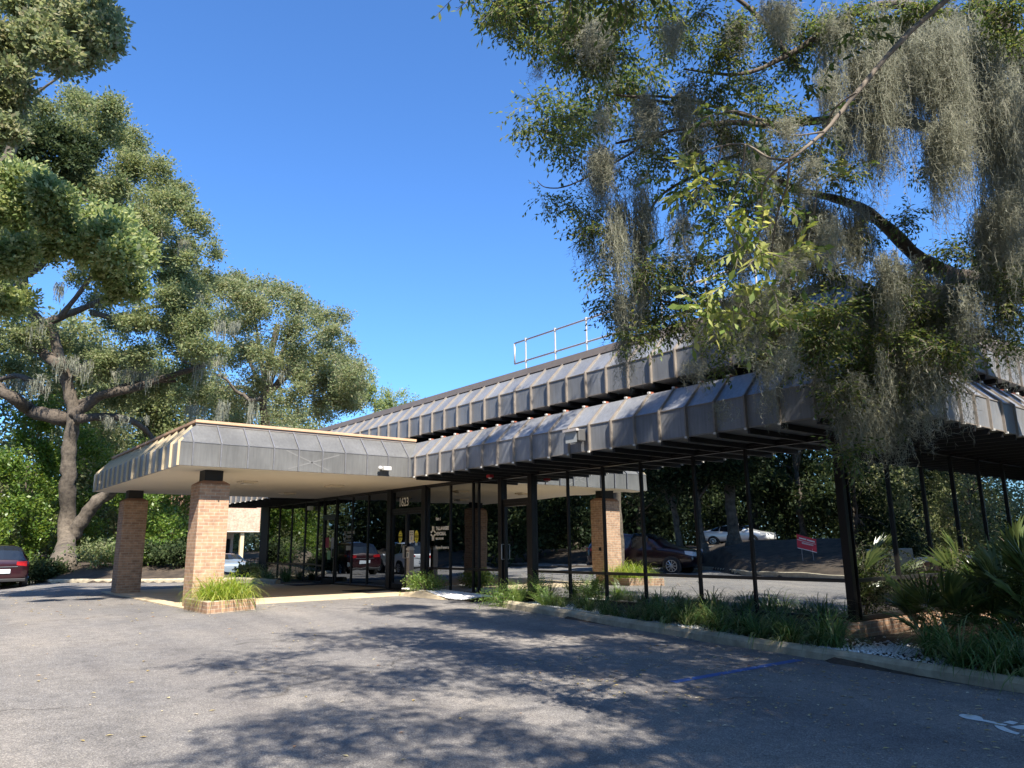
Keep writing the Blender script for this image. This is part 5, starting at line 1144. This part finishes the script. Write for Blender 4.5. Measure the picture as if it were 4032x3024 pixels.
# ------------------------------------------------------------------ cars
m_tyre = mat('tyre_rubber', (.015, .015, .016), .85); m_rim = mat('alloy', (.45, .46, .47), .3, .8); m_cglass = mat('car_glass', (.012, .014, .016), .05, 0, .9)
m_lamp = mat('head_lamp_glass', (.6, .62, .65), .1); m_tail = mat('tail_lamp_red', (.4, .015, .02), .15); m_trim = mat('car_black_trim', (.02, .02, .02), .5); m_plate = mat('licence_plate', (.6, .65, .68), .5)
def paint(name, c):
    m = mat(name, c, .3, .15); m.node_tree.nodes['Principled BSDF'].inputs['Coat Weight'].default_value = .8; m.node_tree.nodes['Principled BSDF'].inputs['Coat Roughness'].default_value = .05; return m
def make_car(name, label, loc, rz, pm, suv=True):
    """local +x is the nose"""
    t = thing(name, label, 'car', loc, rz)
    if suv:  # x, z_low, z_belt, z_top, w_belt, w_top
        L = 4.7; S = [(-2.33, .5, .95, 1.0, .80, .6), (-2.28, .32, 1.02, 1.12, .88, .72), (-2.1, .28, 1.08, 1.48, .92, .62), (-1.85, .27, 1.08, 1.66, .93, .62), (-1.2, .26, 1.07, 1.72, .94, .64), (-.3, .26, 1.04, 1.73, .94, .65), (.35, .26, 1.02, 1.68, .94, .64), (.75, .26, 1.01, 1.42, .94, .66), (1.15, .26, 1.01, 1.10, .93, .74), (1.7, .27, .98, 1.04, .92, .76), (2.1, .28, .9, .97, .88, .72), (2.3, .34, .78, .83, .80, .62), (2.37, .45, .68, .7, .70, .5)]
        wr, wx = .36, (-1.4, 1.4); gls = (2, 7)
    else:
        S = [(-2.38, .5, .82, .86, .76, .6), (-2.32, .32, .94, 1.0, .86, .7), (-2.0, .28, .96, 1.04, .9, .74), (-1.6, .26, .95, 1.12, .91, .68), (-1.0, .25, .94, 1.38, .91, .58), (-.4, .25, .92, 1.43, .91, .58), (.2, .25, .9, 1.42, .91, .58), (.6, .25, .89, 1.26, .91, .62), (1.05, .25, .88, .98, .9, .72), (1.6, .26, .84, .91, .89, .74), (2.1, .28, .76, .82, .86, .7), (2.34, .34, .66, .7, .76, .6), (2.42, .42, .58, .6, .66, .5)]
        wr, wx = .335, (-1.4, 1.42); gls = (3, 8)
    def sec(s):
        x, zl, zb, zt, wb, wt = s
        h = [(wb * .82, zl), (wb * 1.0, zl + (zb - zl) * .2), (wb * 1.02, zl + (zb - zl) * .62), (wb * .985, zb), (wb * .96, zb + .02), (wt, zt - (zt - zb) * .12), (wt * .72, zt)]
        return [(x, -a, b) for a, b in h] + [(x, 0, zt + .015)] + [(x, a, b) for a, b in h[::-1]]
    body = MB(); secs = [sec(s) for s in S]; n = len(secs[0])
    for q in secs: body.v += q
    for i in range(len(secs) - 1):
        for k in range(n - 1): body.f.append((i * n + k, i * n + k + 1, (i + 1) * n + k + 1, (i + 1) * n + k)); body.m.append(0)
        body.f.append((i * n + n - 1, i * n, (i + 1) * n, (i + 1) * n + n - 1)); body.m.append(0)
    body.f.append(tuple(range(n - 1, -1, -1))); body.m.append(0); body.f.append(tuple((len(secs) - 1) * n + k for k in range(n))); body.m.append(0)
    bo = body.build('body', pm, t, smooth=True, sub=1)
    g0, g1 = gls
    def gp(i, k, o=.012):
        p = Vector(secs[i][k]); c = Vector((p.x, 0, p.z - .25)); return p + (p - c).normalized() * o
    for sgn in (0, 1):
        w_ = MB(); a, b = (4, 5) if not sgn else (n - 5, n - 6)
        for i in range(g0, g1 - 1):
            p = [gp(i, a), gp(i + 1, a), gp(i + 1, b), gp(i, b)]
            c = sum(p, Vector()) / 4; w_.face([c + (q - c) * .93 for q in p] if True else p)
        w_.build('side_window', m_cglass, t)
    for nm, (i0, i1) in (('windscreen', (g1 - 2, g1)), ('rear_window', (g0 - (1 if suv else 0), g0 + 1))):
        w_ = MB(); ks = [5, 6, 7, 8, n - 6]
        for i in range(i0, i1):
            for k0, k1 in zip(ks[:-1], ks[1:]): w_.face([gp(i, k0, .016), gp(i + 1, k0, .016), gp(i + 1, k1, .016), gp(i, k1, .016)])
        w_.build(nm, m_cglass, t)
    for x in wx:
        for sy in (-1, 1):
            y = sy * .84; aw = MB(); aw.tube([(x, sy * .8, wr), (x, sy * .962, wr)], wr * 1.16, 24); aw.build('wheel_arch', m_trim, t)
            wh = MB(); wh.tube([(x, y - sy * .06, wr), (x, sy * .93, wr), (x, sy * .975, wr), (x, sy * .985, wr)], [wr, wr, wr * .96, wr * .85], 28); wo = wh.build('wheel', m_tyre, t)
            ri = MB(); ri.tube([(x, sy * .98, wr), (x, sy * .99, wr)], wr * .22, 12)
            for k in range(9):
                a = k * 2 * math.pi / 9; ri.tube([(x, sy * .988, wr), (x + math.cos(a) * wr * .66, sy * .99, wr + math.sin(a) * wr * .66)], .022, 5)
            for k in range(24):
                a, b = k * math.pi / 12, (k + 1) * math.pi / 12; ri.face([(x + math.cos(a) * wr * .62, sy * .99, wr + math.sin(a) * wr * .62), (x + math.cos(b) * wr * .62, sy * .99, wr + math.sin(b) * wr * .62), (x + math.cos(b) * wr * .70, sy * .99, wr + math.sin(b) * wr * .70), (x + math.cos(a) * wr * .70, sy * .99, wr + math.sin(a) * wr * .70)])
            ri.build('rim', m_rim, wo)
    zt = .98 if suv else .84; zh = .78 if suv else .66
    for sy in (-1, 1):
        l = MB(); l.v = [(-2.335, sy * .45, zt - .05), (-2.335, sy * .45, zt + .08), (-2.31, sy * .8, zt + .1), (-2.31, sy * .8, zt - .1), (-2.0, sy * .945, zt + .06), (-2.0, sy * .945, zt - .03)]
        l.f = [(0, 1, 2, 3), (3, 2, 4, 5)]; l.m = [0, 0]; l.build('tail_lamp', m_tail, t)
        l = MB(); l.v = [(2.36, sy * .5, zh - .02), (2.34, sy * .5, zh + .1), (2.28, sy * .8, zh + .13), (2.3, sy * .8, zh - .02), (1.98, sy * .925, zh + .17), (2.0, sy * .93, zh + .06)]
        l.f = [(0, 1, 2, 3), (3, 2, 4, 5)]; l.m = [0, 0]; l.build('headlight', m_lamp, t)
        MB().box(.62, .8, sy * .98, sy * 1.1, zt - (.0), zt + .13).build('mirror', pm, t, bevel=.03)
    MB().box(-2.37, -2.345, -.26, .26, .62, .78).build('licence_plate', m_plate, t)
    MB().box(-2.375, -2.2, -.8, .8, .3, .42).build('rear_bumper', m_trim, t, bevel=.02); MB().box(2.36, 2.4, -.5, .5, .36, .56).build('grille', m_trim, t, bevel=.01)
    MB().box(-2.352, -2.34, -.5, .5, zt - .12, zt - .1).build('chrome_strip', m_rim, t)
    return t
red = paint('dark_red_paint', (.03, .005, .008)); silver = paint('silver_blue_paint', (.2, .25, .3)); white = paint('white_paint', (.8, .8, .8))
make_car('parked_car', 'dark red SUV seen from behind at the left edge of the lot', (3.15, 38.3, float(ga(3.2, 38.3))), math.radians(92), red)
make_car('parked_car', 'silver blue sedan parked behind the front brick pier, rear showing', (12.6, 38.6, -.08), math.radians(80), silver, suv=False)
make_car('parked_car', 'dark red SUV seen nose-on from the side in the glass, parked across the lot', (-3.35, 22.55, .36), math.radians(249), paint('shaded_red_paint', (.016, .003, .005)))  # red paint darkened further, the shade on this car put into its colour
make_car('parked_car', 'white sedan on the upper bank lot, seen mirrored between the trunks', (-21, 30.0, 1.3), math.radians(258), white, suv=False)
make_car('parked_car', 'white SUV parked beside the red one out of direct view, mirrored in the entrance doors', (-.1, 37.6, float(ga(0, 37.6))), math.radians(95), white)
up_ = MB(); up_.prism([(-30, 24), (-14.5, 24), (-14.5, 36), (-30, 40)], .4, 1.23); tag(up_.build('pavement', m_asph), kind='structure')

# ------------------------------------------------------------------ red yard sign on the bank
sg = wthing('yard_sign', 'leaning red yard sign with white lines of lettering on the bank', 'sign', (-3.3, 14.8, .55))
sgz = float(gr(-3.3, 14.8)); sx, sy = -3.3, 14.8
rt = Vector((-.5, -.865, 0)); upw = Vector((.0, 0, 1)) + rt * .12
def sp(a, b, o=0): n = rt.cross(Vector((0, 0, 1))).normalized(); p = Vector((sx, sy, sgz + .35)) - rt * a + upw * b; return p + Vector((.65, .76, 0)) * 0 + n * -o
nrm_ = Vector((.865, -.5, 0))
m_sred = mat('red_board', (.42, .02, .04), .5)
def quad_on(mb, a0, a1, b0, b1, off, m=0, wob=0):
    pts = [Vector((sx, sy, sgz + .35)) + rt * a + Vector((0, 0, 1)) * (b - a * .28) + nrm_ * off for a, b in ((a0, b0), (a1, b0), (a1, b1), (a0, b1))]
    mb.face(pts, m)
b_ = MB(); quad_on(b_, -.32, .32, 0, .46, 0); quad_on(b_, .32, -.32, 0, .46, -.004); b_.build('board', m_sred, sg)
b_ = MB(); quad_on(b_, -.24, -.01, .345, .385, -.008); quad_on(b_, .02, .27, .345, .385, -.008); quad_on(b_, -.3, .3, .29, .305, -.008); quad_on(b_, -.16, .22, .245, .262, -.008); quad_on(b_, -.16, .22, .215, .232, -.008); quad_on(b_, -.32, .32, 0, .025, -.008)
quad_on(b_, -.24, -.01, .345, .385, .006); quad_on(b_, .02, .27, .345, .385, .006); quad_on(b_, -.3, .3, .29, .305, .006); quad_on(b_, -.16, .22, .245, .262, .006); quad_on(b_, -.16, .22, .215, .232, .006)
quad_on(b_, -.32, .32, 0, .025, .006); b_.build('white_lettering', m_white, sg)
b_ = MB()
for a in (-.18, .18):
    p = Vector((sx, sy, sgz + .35)) + rt * a; b_.tube([(p.x, p.y, sgz - .05), (p.x, p.y, sgz + .4)], .006, 5)
b_.build('stake', m_galv, sg)

# ------------------------------------------------------------------ pink brick neighbour building, railing, utility wall
nb = wthing('brick_building', 'neighbouring pink brick building with overhanging upper storey behind the pier', 'building', (15.5, 50, 0))
b_ = MB(); b_.box(14.7, 17.6, 47.5, 58, 2.62, 5.6); b_.build('upper_wall', m_brick2, nb)
b_ = MB(); b_.box(14.9, 17.0, 50.5, 57.8, -.1, 2.58); b_.build('lower_wall', mat('shaded_stucco', (.3, .27, .23), .9), nb)
b_ = MB(); b_.box(14.7, 17.6, 47.5, 58, 2.585, 2.62); b_.build('soffit', m_soffit, nb)
for k in range(2):
    x = 15.0 + 1.0 * k; f_ = MB(); f_.box(x, x + .8, 50.44, 50.49, .6, 2.2); fo_ = f_.build('window', m_frame, nb); MB().box(x + .06, x + .74, 50.42, 50.439, .66, 2.14).build('pane', m_cglass, fo_)
for x in (15.2, 16.5): MB().box(x, x + .22, 47.7, 47.92, -.1, 2.58).build('column', mat('cream_column', (.55, .45, .28), .8), nb)
rf = wthing('metal_railing', 'black metal railing at the left end of the glass wall by the silver sedan', 'railing', (12.4, 31.4, 0))
mb = MB(); mb.tube([(11.45, 31.7, 1.15), (13.4, 31.2, 1.15)], .025, 6); mb.tube([(11.45, 31.7, .2), (13.4, 31.2, .2)], .02, 6); mb.build('rail', m_black, rf)
for k in range(15):
    q = k / 14; MB().tube([(11.45 + 1.95 * q, 31.7 - .5 * q, .0), (11.45 + 1.95 * q, 31.7 - .5 * q, 1.15)], .014, 5).build('baluster', m_black, rf)
uw = wthing('utility_wall', 'low orange brick wall with a pale coping, mirrored in the side wing', 'wall', (22, 1.4, .1))
b_ = MB(); b_.box(16.5, 27, 1.2, 1.45, 0, 1.0); b_.build('brick_wall', m_brick, uw); b_ = MB(); b_.box(16.4, 27.1, 1.12, 1.53, 1.0, 1.1); b_.build('coping', m_white, uw)
b_ = MB(); b_.box(19.0, 19.6, 1.05, 1.6, 0, 1.25); b_.build('end_pier', m_brick, uw, bevel=.01)
ub = tag(MB().box(20.0, 21.3, 1.6, 2.2, .75, 1.4).build('meter_box', mat('grey_green_cabinet', (.3, .34, .34), .5, .2), bevel=.02), 'grey metal cabinet in front of the low brick wall', 'cabinet')
ub2 = tag(MB().box(20.1, 21.2, 1.65, 2.15, .1, .75).build('cabinet_plinth', m_conc, bevel=.02), 'concrete plinth carrying the grey cabinet', 'plinth')
